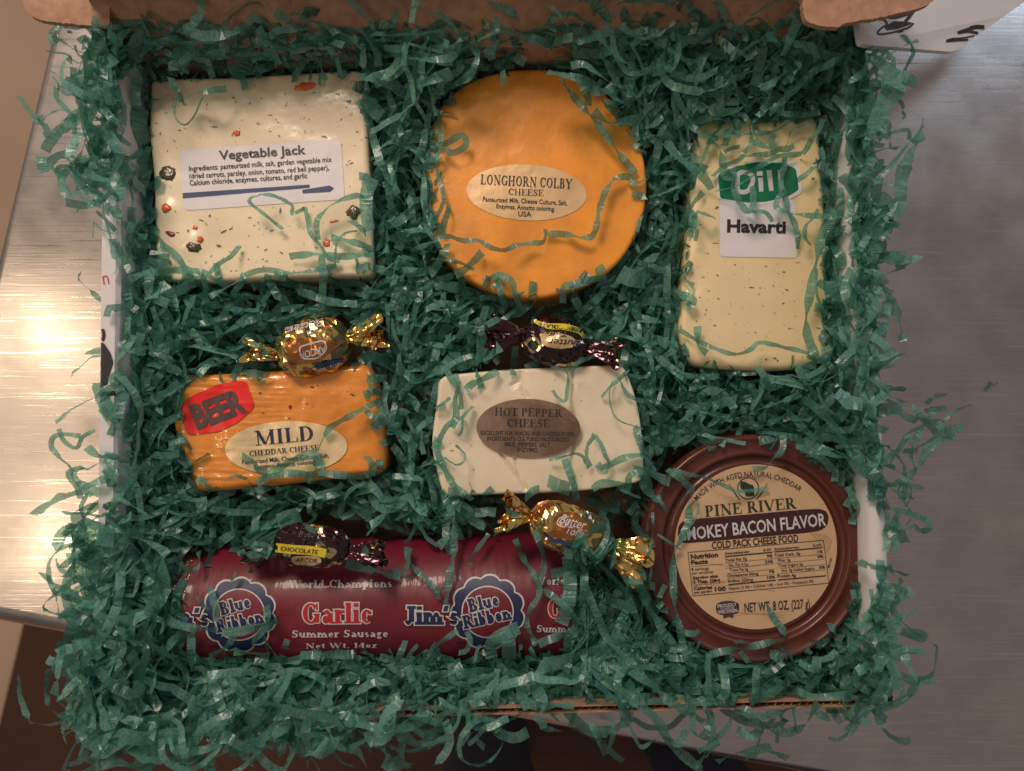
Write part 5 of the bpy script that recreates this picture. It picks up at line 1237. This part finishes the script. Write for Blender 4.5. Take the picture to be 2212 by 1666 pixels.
for w_, *p in [(45, (980, 700), (930, 850), (900, 1000), (870, 1150), (850, 1280), (860, 1380), (900, 1480)), (14, (910, 1000), (910, 1150), (970, 1260)), (25, (150, 1340), (250, 1400), (340, 1440), (450, 1475), (540, 1450), (590, 1410), (700, 1430), (830, 1460), (920, 1490)),
               (40, (250, 1320), (250, 1420), (300, 1470)), (40, (160, 1020), (190, 1070), (230, 1100)), (50, (130, 1120), (220, 1180), (190, 1215)), (35, (580, 1545), (620, 1600), (640, 1650)), (60, (960, 560), (980, 700), (960, 820))]:
    T(ZH, w_, *p, where=W3, h=.003)
# fringe over the left side
WL = 'hanging over the left side of the box'; WB = 'hanging over the front edge of the box'; WR = 'sticking out over the right side of the box'; WT = 'sticking up in front of the lid'
for w_, *p in [(50, (350, 0), (350, 110), (420, 200), (500, 280), (555, 370), (545, 520)), (60, (400, 380), (500, 330), (590, 260), (650, 210)), (40, (390, 20), (480, 80), (590, 80), (700, 80)), (80, (165, 930), (240, 900), (300, 800), (380, 750), (470, 740)), (110, (190, 760), (195, 830), (200, 920)),
               (70, (430, 720), (520, 690), (600, 600), (700, 560), (830, 550)), (45, (480, 870), (390, 870), (360, 910), (370, 980), (430, 1060), (485, 1150)), (75, (500, 900), (650, 930), (800, 1000), (950, 1020), (1040, 1010)), (50, (490, 950), (600, 1040), (700, 1090), (790, 1090)),
               (45, (570, 1370), (650, 1290), (750, 1260), (850, 1250), (930, 1170), (1050, 1060), (1140, 980)), (22, (750, 1490), (790, 1510), (850, 1570), (1000, 1620)), (22, (760, 1490), (755, 1580), (745, 1660)), (60, (690, 480), (770, 420), (830, 450), (800, 500), (720, 510)), (60, (690, 250), (740, 320), (830, 380)),
               (80, (710, 600), (700, 680), (760, 760), (800, 830), (870, 920)), (90, (930, 480), (1000, 620), (1050, 780), (1060, 920)), (80, (640, 70), (720, 120), (850, 220), (960, 340), (1060, 480)), (70, (500, 870), (620, 830), (740, 860)), (70, (300, 870), (330, 920), (460, 940))]:
    T(ZA, w_, *p, where=WL, h=.001)
for w_, *p in [(16, (410, 450), (500, 465), (590, 480), (640, 530), (700, 560)), (45, (690, 370), (740, 335), (790, 370), (810, 430)), (10, (390, 635), (440, 620), (510, 670), (550, 720), (560, 790)), (15, (455, 665), (515, 740), (515, 800)), (50, (650, 600), (650, 700), (700, 770), (750, 820)), (25, (660, 400), (690, 480), (760, 510), (830, 470))]:
    T(ZA0, w_, *p, where=WL, h=.001)
for w_, *p in [(36, (160, 428), (230, 380), (290, 340), (380, 320), (430, 285), (520, 250)), (22, (410, 300), (370, 260), (340, 200), (290, 150), (250, 100), (260, 50), (320, 38), (390, 45)), (18, (285, 10), (310, 70), (370, 105), (400, 50), (460, 20)), (20, (290, 940), (270, 820), (240, 740), (240, 660), (280, 600), (370, 560), (430, 540)),
               (20, (270, 640), (290, 690), (350, 720), (370, 760)), (45, (265, 1180), (275, 1220), (265, 1300)), (40, (280, 1330), (350, 1390), (460, 1480)), (20, (330, 1060), (390, 1130), (350, 1180), (320, 1260)), (12, (340, 1030), (300, 1060), (300, 1130), (330, 1150)), (16, (340, 520), (350, 490), (400, 470), (440, 480)),
               (45, (350, 1230), (400, 1330), (450, 1440), (470, 1490)), (35, (420, 100), (480, 140), (560, 150), (620, 180)), (35, (500, 230), (590, 215), (700, 205), (770, 200)), (30, (750, 1470), (790, 1420), (850, 1370)), (28, (820, 1440), (805, 1490), (800, 1530)), (40, (800, 1560), (840, 1555), (880, 1560)), (40, (480, 1540), (540, 1460), (560, 1350)), (30, (555, 1550), (540, 1480), (500, 1400)),
               (40, (330, 900), (400, 940), (430, 1000)), (45, (310, 930), (330, 900), (400, 900)), (40, (320, 980), (380, 1020), (440, 1010)), (26, (360, 800), (380, 850), (420, 890))]:
    T(ZBL, w_, *p, where=WL, h=.001)
for w_, *p in [(40, (500, 390), (570, 450), (680, 500), (800, 520)), (35, (860, 510), (950, 490), (1050, 470)), (70, (230, 590), (330, 420), (420, 350), (500, 320)), (70, (260, 650), (340, 610), (360, 600)), (40, (740, 610), (830, 520), (870, 490)), (55, (780, 620), (850, 680), (920, 780)), (40, (1060, 540), (1110, 620), (1100, 700), (1150, 760)),
               (25, (980, 560), (1000, 660), (1040, 740)), (22, (1290, 400), (1290, 560), (1250, 620), (1180, 640)), (22, (100, 500), (90, 590), (130, 640), (240, 620)), (20, (360, 630), (440, 570), (540, 530)), (12, (830, 620), (910, 650), (940, 690)), (70, (1010, 730), (1060, 760), (1120, 730)), (40, (1500, 400), (1550, 440), (1430, 450)), (60, (1850, 340), (1880, 400), (1870, 430))]:
    T(ZBM, w_, *p, where=WB, h=.001)
for w_, *p in [(40, (1700, 50), (1600, 60), (1490, 45)), (35, (1220, 190), (1300, 230), (1400, 230), (1460, 190), (1530, 180)), (35, (1210, 350), (1300, 380), (1420, 380), (1520, 350), (1600, 300), (1670, 210), (1680, 120)), (45, (180, 140), (280, 230), (400, 310), (480, 390), (600, 460), (700, 520)),
               (50, (130, 250), (280, 380), (430, 500), (500, 620), (580, 700), (690, 790)), (45, (640, 200), (650, 290), (655, 370)), (30, (680, 380), (730, 490), (750, 590), (700, 700), (640, 780)), (18, (1460, 390), (1480, 460), (1510, 510), (1490, 580), (1440, 620), (1385, 610)), (40, (1060, 680), (1110, 700), (1160, 720)), (40, (770, 740), (850, 700), (1000, 670), (1070, 660)),
               (30, (70, 520), (110, 600), (150, 700)), (20, (280, 520), (320, 610), (360, 660), (450, 600)), (18, (1100, 640), (1105, 580), (1120, 500)), (40, (1270, 470), (1330, 480), (1390, 500)), (40, (880, 560), (960, 600), (1010, 560)), (50, (690, 600), (760, 640), (700, 720)), (40, (470, 600), (560, 640), (600, 560)), (35, (910, 440), (1000, 520), (1030, 560)), (24, (180, 480), (200, 580), (160, 700)), (40, (1180, 440), (1200, 520), (1190, 580))]:
    T(ZBR, w_, *p, where=WB if p[0][0] < 1200 else WR, h=.001)
for w_, *p in [(48, (480, 690), (540, 770), (580, 880), (600, 1000)), (10, (340, 690), (430, 690), (490, 700)), (25, (380, 130), (450, 190), (530, 240), (520, 350)), (30, (470, 340), (530, 390), (590, 430)), (28, (415, 1175), (500, 1150), (575, 1150)), (28, (450, 1280), (490, 1340), (540, 1370), (610, 1385)), (50, (450, 250), (520, 280), (560, 290)), (40, (290, 560), (250, 680), (270, 800), (330, 900)), (40, (430, 230), (380, 380), (300, 500))]:
    T(ZR, w_, *p, where=WR, h=.001)
for w_, *p in [(40, (810, 230), (880, 170), (980, 155)), (50, (690, 240), (760, 320), (850, 420), (900, 470)), (50, (800, 290), (880, 270), (990, 270)), (25, (960, 370), (1050, 290), (1190, 235)), (60, (720, 600), (830, 540), (950, 460), (1130, 420)), (60, (760, 740), (820, 620), (900, 540), (1060, 500)), (60, (400, 300), (500, 290), (620, 330), (740, 370)),
               (60, (240, 270), (300, 370), (400, 430), (490, 450)), (55, (720, 540), (770, 440), (830, 350), (880, 260)), (70, (30, 410), (120, 300), (210, 180)), (60, (370, 780), (400, 860), (440, 940)), (30, (620, 820), (680, 900), (685, 1000), (640, 1080)), (40, (660, 1100), (690, 1160), (650, 1230)), (80, (580, 1120), (560, 1220), (640, 1380)),
               (60, (640, 480), (700, 560), (700, 680)), (70, (660, 600), (700, 700), (720, 780)), (60, (600, 880), (580, 980), (640, 1040)), (60, (900, 380), (960, 440), (1030, 480)), (60, (560, 900), (640, 850), (740, 770))]:
    T(ZR2, w_, *p, where=WR, h=.001)
for w_, *p in [(60, (840, 600), (740, 680), (590, 780)), (60, (620, 500), (730, 550), (830, 610)), (60, (400, 840), (480, 910), (600, 1000)), (70, (340, 760), (350, 650), (430, 530)), (50, (470, 260), (450, 400), (430, 520)), (60, (130, 240), (300, 180), (440, 120), (560, 110)), (50, (640, 130), (690, 90), (760, 130)), (60, (640, 240), (680, 200), (690, 130)), (32, (730, 290), (850, 300), (900, 340), (960, 370), (1040, 390)),
               (50, (800, 440), (880, 440), (950, 440)), (70, (880, 540), (960, 550), (1040, 560)), (25, (940, 430), (1010, 460), (1020, 530)), (50, (900, 1080), (1000, 1080), (1030, 1170), (1030, 1300)), (35, (920, 1190), (1000, 1180), (1090, 1160), (1190, 1150), (1200, 1230)), (60, (600, 1580), (750, 1560), (870, 1490), (960, 1430)), (60, (560, 1450), (560, 1550), (560, 1650)), (45, (20, 1060), (60, 1000), (200, 1010), (300, 980)), (70, (750, 800), (850, 800), (880, 900), (870, 1040)),
               (40, (755, 180), (755, 300), (780, 420), (800, 560)), (60, (540, 1240), (640, 1130), (760, 1080), (880, 1090)), (50, (700, 1230), (800, 1190), (900, 1180))]:
    T(ZTR, w_, *p, where=WR, h=.002)
for w_, *p in [(20, (180, 240), (180, 130), (205, 70), (235, 130), (230, 230)), (35, (640, 100), (730, 40), (780, 10)), (40, (1400, 200), (1500, 120), (1580, 70), (1600, 0)), (35, (1290, 0), (1350, 70), (1430, 130)), (40, (1020, 50), (1060, 120), (1060, 190)), (35, (1080, 300), (1200, 310), (1310, 290), (1350, 200), (1420, 180)), (25, (1430, 230), (1430, 310), (1400, 370), (1320, 440)),
               (60, (1120, 440), (1200, 410), (1300, 380)), (35, (950, 250), (1040, 250), (1090, 200)), (40, (1620, 190), (1720, 185), (1820, 180)), (80, (1810, 110), (1850, 70), (1880, 50)), (25, (2030, 50), (2020, 150), (2060, 210)), (12, (700, 150), (850, 210), (1000, 210), (1280, 280)), (50, (480, 110), (560, 120), (640, 110)), (40, (1200, 0), (1190, 100), (1160, 200)), (40, (1600, 100), (1650, 60), (1740, 130)), (50, (1900, 60), (2000, 40), (2060, 90)), (30, (1260, 60), (1240, 160), (1300, 240))]:
    T(ZTM, w_, *p, where=WT, h=.004)
T(ZR2, 36, (1345, 118), (1372, 82), (1405, 45), where='tiny blue-green scrap alone on the steel at the far right', h=-1)

def traced_strip(pts, wpx, h, where, idx):
    n = max(6, int(sum((Vector(a) - Vector(b)).length for a, b in zip(pts, pts[1:])) / 4.2))
    cl = resample(catmull(pts, 6), n, False)
    cs = []; rolls = []; wds = []
    z0 = None; r0 = random.uniform(-.3, .3); fr = random.uniform(.1, .35); ph = random.uniform(0, 6)
    raw = []
    for q in cl:
        if h < 0: raw.append(.002); continue
        v = P(q.x, q.y, .062); z = heap(v.x, v.y)
        for b in OBST:
            hit = b.ray_cast(CAM, ray(q.x, q.y).normalized())
            if hit[0] is not None: z = max(z - .004, hit[0].z) if hit[0].z > z - .012 else max(z, hit[0].z)
        raw.append(z)
    # a stiff strip bridges hollows: smooth the upper hull
    sm = [max(raw[max(0, i - 3):i + 4]) for i in range(n)]
    sm = [sum(sm[max(0, i - 3):i + 4]) / len(sm[max(0, i - 3):i + 4]) for i in range(n)]
    hb = random.uniform(.0, .0025); arch = random.uniform(.002, .008) if n > 8 else .001
    for i, q in enumerate(cl):
        z = sm[i] + max(h, 0) * (.35 + .5 * abs(math.sin(i * fr * .7 + ph))) + (hb if h > 0 else 0) + .0006
        if h > 0: z += arch * max(0, math.sin(math.pi * i / (n - 1))) ** 1.5
        cs.append(P(q.x, q.y, z))
        ro = r0 + .85 * math.sin(i * fr + ph) * (1 if wpx < 24 else .4); rolls.append(ro)
        wds.append(wpx * (HC - z) / FPX * 1.12)
    V, F = ribbon(cs, wds, rolls, .00009)
    o = mesh_obj('paper_strip', V, F, M['paper'], None, tuple(cs[0]))
    return o
REGS = {W1: ('square white cheese', (325, 155, 805, 605)), W2: ('round orange cheese', (907, 152, 1397, 647)), W3: ('tall pale cheese', (1480, 235, 1790, 800)), W4: ('wrinkled orange block', (370, 790, 835, 1060)),
        W5: ('cracked white block', (945, 790, 1395, 1075)), W6: ('red sausage', (340, 1160, 1300, 1430)), W7: ('brown tub lid', (1392, 935, 1880, 1430)), WL: ('left box wall', (60, 60, 330, 1600)),
        WB: ('front box edge', (400, 1500, 1900, 1650)), WR: ('right box wall', (1800, 60, 2020, 1560)), WT: ('raised box lid', (600, 0, 1850, 200))}
HOW = {W6: 'hanging down across', WL: 'hanging over', WB: 'hanging over', WR: 'sticking out at', WT: 'sticking up in front of'}
def words(pts, wpx, where):
    p = [Vector(q) for q in pts]; L = sum((a - b).length for a, b in zip(p, p[1:])); ch = (p[-1] - p[0]).length
    mx, my = sum(q.x for q in p) / len(p), sum(q.y for q in p) / len(p)
    size = ('tiny' if L < 45 else 'short' if L < 90 else 'mid-length' if L < 150 else 'long') + (' thin' if wpx < 9 else ' broad' if wpx > 21 else '')
    r = ch / max(L, 1); b = abs(math.atan2(p[-1].y - p[0].y, p[-1].x - p[0].x)) * 57.3; b = min(b, 180 - b)
    shp = 'looped' if r < .6 else 'bent' if r < .85 else 'wavy' if r < .96 else ('upright' if b > 65 else 'level' if b < 25 else 'slanting')
    reg, (x0, y0, x1, y1) = REGS[where]; u = (mx - x0) / (x1 - x0); v = (my - y0) / (y1 - y0)
    tall = (y1 - y0) > 4 * (x1 - x0); wide = (x1 - x0) > 4 * (y1 - y0)
    if tall: pos = ['top end', 'upper part', 'part above middle', 'middle', 'part below middle', 'lower part', 'bottom end'][max(0, min(6, int(v * 7)))]
    elif wide: pos = ['far left', 'left part', 'middle', 'right part', 'far right'][max(0, min(4, int(u * 5)))]
    else:
        cx = ['left', '', 'right'][max(0, min(2, int(u * 3)))]; cy = ['upper', '', 'lower'][max(0, min(2, int(v * 3)))]
        pos = ((cy + ' ' + cx).strip() + (' corner' if cx and cy else ' edge')) if (cx or cy) else 'middle'
    return '%s %s green strip over %s of %s' % (size, shp, pos, reg)
lab_seen = {}
for i, (pts, wp_, h, where) in enumerate(TRACED):
    o = traced_strip(pts, wp_, h, where, i)
    if where in REGS: l = words(pts, wp_, where); tag(o, l, 'paper strip', 'green tissue strips at ' + REGS[where][0]); lab_seen.setdefault(l, []).append((o, pts))
    elif where is None: tag(o, 'broad green tissue strip lying between the round cheese and the tall cheese', 'paper strip')
    else: tag(o, 'crinkled green tissue strip, ' + where if 'tissue' not in where and 'scrap' not in where else where, 'paper strip')
for l, os_ in lab_seen.items():
    if len(os_) > 1:
        os_.sort(key=lambda q: sum(k[0] for k in q[1]) / len(q[1])); n = len(os_)
        nm = {2: ['left of two', 'right of two'], 3: ['leftmost of three', 'middle of three', 'rightmost of three']}.get(n, ['leftmost'] + ['%s from left' % w for w in ('second', 'third', 'fourth', 'fifth', 'sixth', 'seventh', 'eighth')][:n - 2] + ['rightmost'])
        for (o, _), w_ in zip(os_, nm): o['label'] = l + ', ' + w_

# the mass of shreds
random.seed(99)
COVER = [(320, 1150, 392, 1450), (1225, 1150, 1330, 1450), (392, 1420, 1225, 1450), (1470, 225, 1800, 262), (1470, 300, 1492, 560), (360, 960, 420, 1080), (520, 1140, 610, 1200), (360, 780, 400, 900), (1780, 300, 1810, 800), (900, 250, 935, 600)]
def shred_mass():
    V = []; F = []
    x0, x1 = min(BL.x, TLc.x) - .02, max(BRc.x, TRc.x) + .02; y0, y1 = min(BL.y, BRc.y) - .025, max(TLc.y, TRc.y) + .006
    count = 0; tries = 0; TARGET = 6200
    while count < TARGET and tries < 90000:
        tries += 1
        x, y = random.uniform(x0, x1), random.uniform(y0, y1)
        if random.random() < .16:
            q = BL.lerp(BRc, random.random() ** 1.3); x = q.x; y = q.y + random.uniform(-.004, .022)
        elif random.random() < .11:
            q = TLc.lerp(TRc, random.random()); x = q.x; y = q.y - random.uniform(.002, .026)
        edge = False
        if random.random() < .085:
            if random.random() < .7: q = BRc.lerp(TRc, random.random()); x = q.x - random.uniform(.004, .020)
            else: q = BL.lerp(TLc, random.random()); x = q.x + random.uniform(.006, .022)
            y = q.y; edge = True
        d, side = indist(x, y)
        px, py = to_px((x, y, RIM))
        if px > 1835 and py < 112: continue
        if d < -.010 and random.random() < .9: continue
        if d < .010 and side == 1 and random.random() < .4: continue
        if d < .011 and side == 3 and 480 < py < 1040 and random.random() < .9: continue
        if side == 0 and d < .006 and px > 620 and random.random() < .6: continue
        H_ = heap(x, y)
        z = H_ - abs(random.gauss(0, .0115)) - .001
        if random.random() < .22: z = random.uniform(.012, H_)
        z = max(z, .008)
        n = random.choice((8, 12, 16, 20, 24, 29, 35, 42)); ds = .0023
        th = random.uniform(0, 2 * math.pi); pt = random.gauss(0, .35); ka = random.gauss(0, .085); ro = random.gauss(0, .7); dro = random.gauss(0, .09)
        if edge: n = random.randint(6, 14); th = math.pi / 2 + random.choice((0, math.pi)) + random.gauss(0, .45)
        wd = random.choice((.0020, .0028, .0033, .0036, .0039, .0042, .0047)) * (2.0 if random.random() < .05 else 1)
        cs = []; rolls = []; p = Vector((x, y, z)); bad = 0
        for i in range(n):
            cs.append(p.copy()); rolls.append(ro)
            if random.random() < .10: th += random.gauss(0, .9); pt += random.gauss(0, .7)
            if random.random() < .06: ro += random.choice((-1, 1)) * 1.2
            th += ka + random.gauss(0, .06); ro += dro + random.gauss(0, .12); pt = pt * .90 + random.gauss(0, .20)
            p = p + Vector((math.cos(th) * math.cos(pt), math.sin(th) * math.cos(pt), math.sin(pt))) * ds
            h2 = heap(p.x, p.y) + .004
            if p.z > h2: p.z = h2; pt = -abs(pt) * .4
            if p.z < .008: p.z = .008; pt = abs(pt)
        ins = 0; lay = False
        for c in cs[::2]:
            tz = top_at(c.x, c.y)
            if tz is not None:
                qx, qy = to_px((c.x, c.y, tz))
                if z > .035 and any(a0 < qx < a1 and b0 < qy < b1 for a0, b0, a1, b1 in COVER): lay = True; continue
                ins += 1
        if ins > 2 or (ins and random.random() < (.80 if ins > 1 else .55)): continue
        if ins or lay:
            if z < .035: continue
            for c in cs:
                tz = top_at(c.x, c.y)
                if tz is not None and c.z < tz + .002: c.z = tz + .002
        # a shred that crosses a wall lies on its rim
        need = 0
        for c in cs:
            dd, sd_ = indist(c.x, c.y); lim = .0115 if sd_ in (1, 3) else .0042
            if -.004 < dd < lim:
                if d > lim and z < RIM - .006:       # slides down inside the wall
                    c += EI[sd_][1] * (lim + .0004 - dd)
                else: need = max(need, RIM + .0012 - c.z)
        if need > .022: continue
        if need:
            for c in cs: c.z += need
        outv = 0; os_ = None; mind = 1
        for c in cs:
            dd, sd_ = indist(c.x, c.y)
            mind = min(mind, dd)
            if dd < {3: .004, 1: .001}.get(sd_, .003): outv += 1; os_ = (dd, sd_, *to_px(c))
        if outv:
            _, sd_, ox, oy = os_
            pr = {3: (.42 if 60 < oy < 440 else .34 if 1130 < oy < 1500 else .06), 0: (.30 if ox < 620 else .26 if ox < 1050 else .05),
                  1: (.20 if 1150 < oy < 1420 else .22 if oy < 430 else .09), 2: .8}[sd_]
            if edge: pr = .75
            if mind < -.022 and random.random() < .85: continue
            if random.random() > pr: continue
        V0, F0 = ribbon(cs, [wd] * n, rolls, .00010)
        k = len(V); V += V0; F += [tuple(i + k for i in f) for f in F0]
        count += 1
    o = mesh_obj('paper_shreds', V, F, M['paper'], None, (BC.x, BC.y, .006))
    o['label'] = 'tangled green shredded tissue paper filling the box'; o['category'] = 'paper shreds'; o['kind'] = 'stuff'
    print('strips', count, tries)
shred_mass()
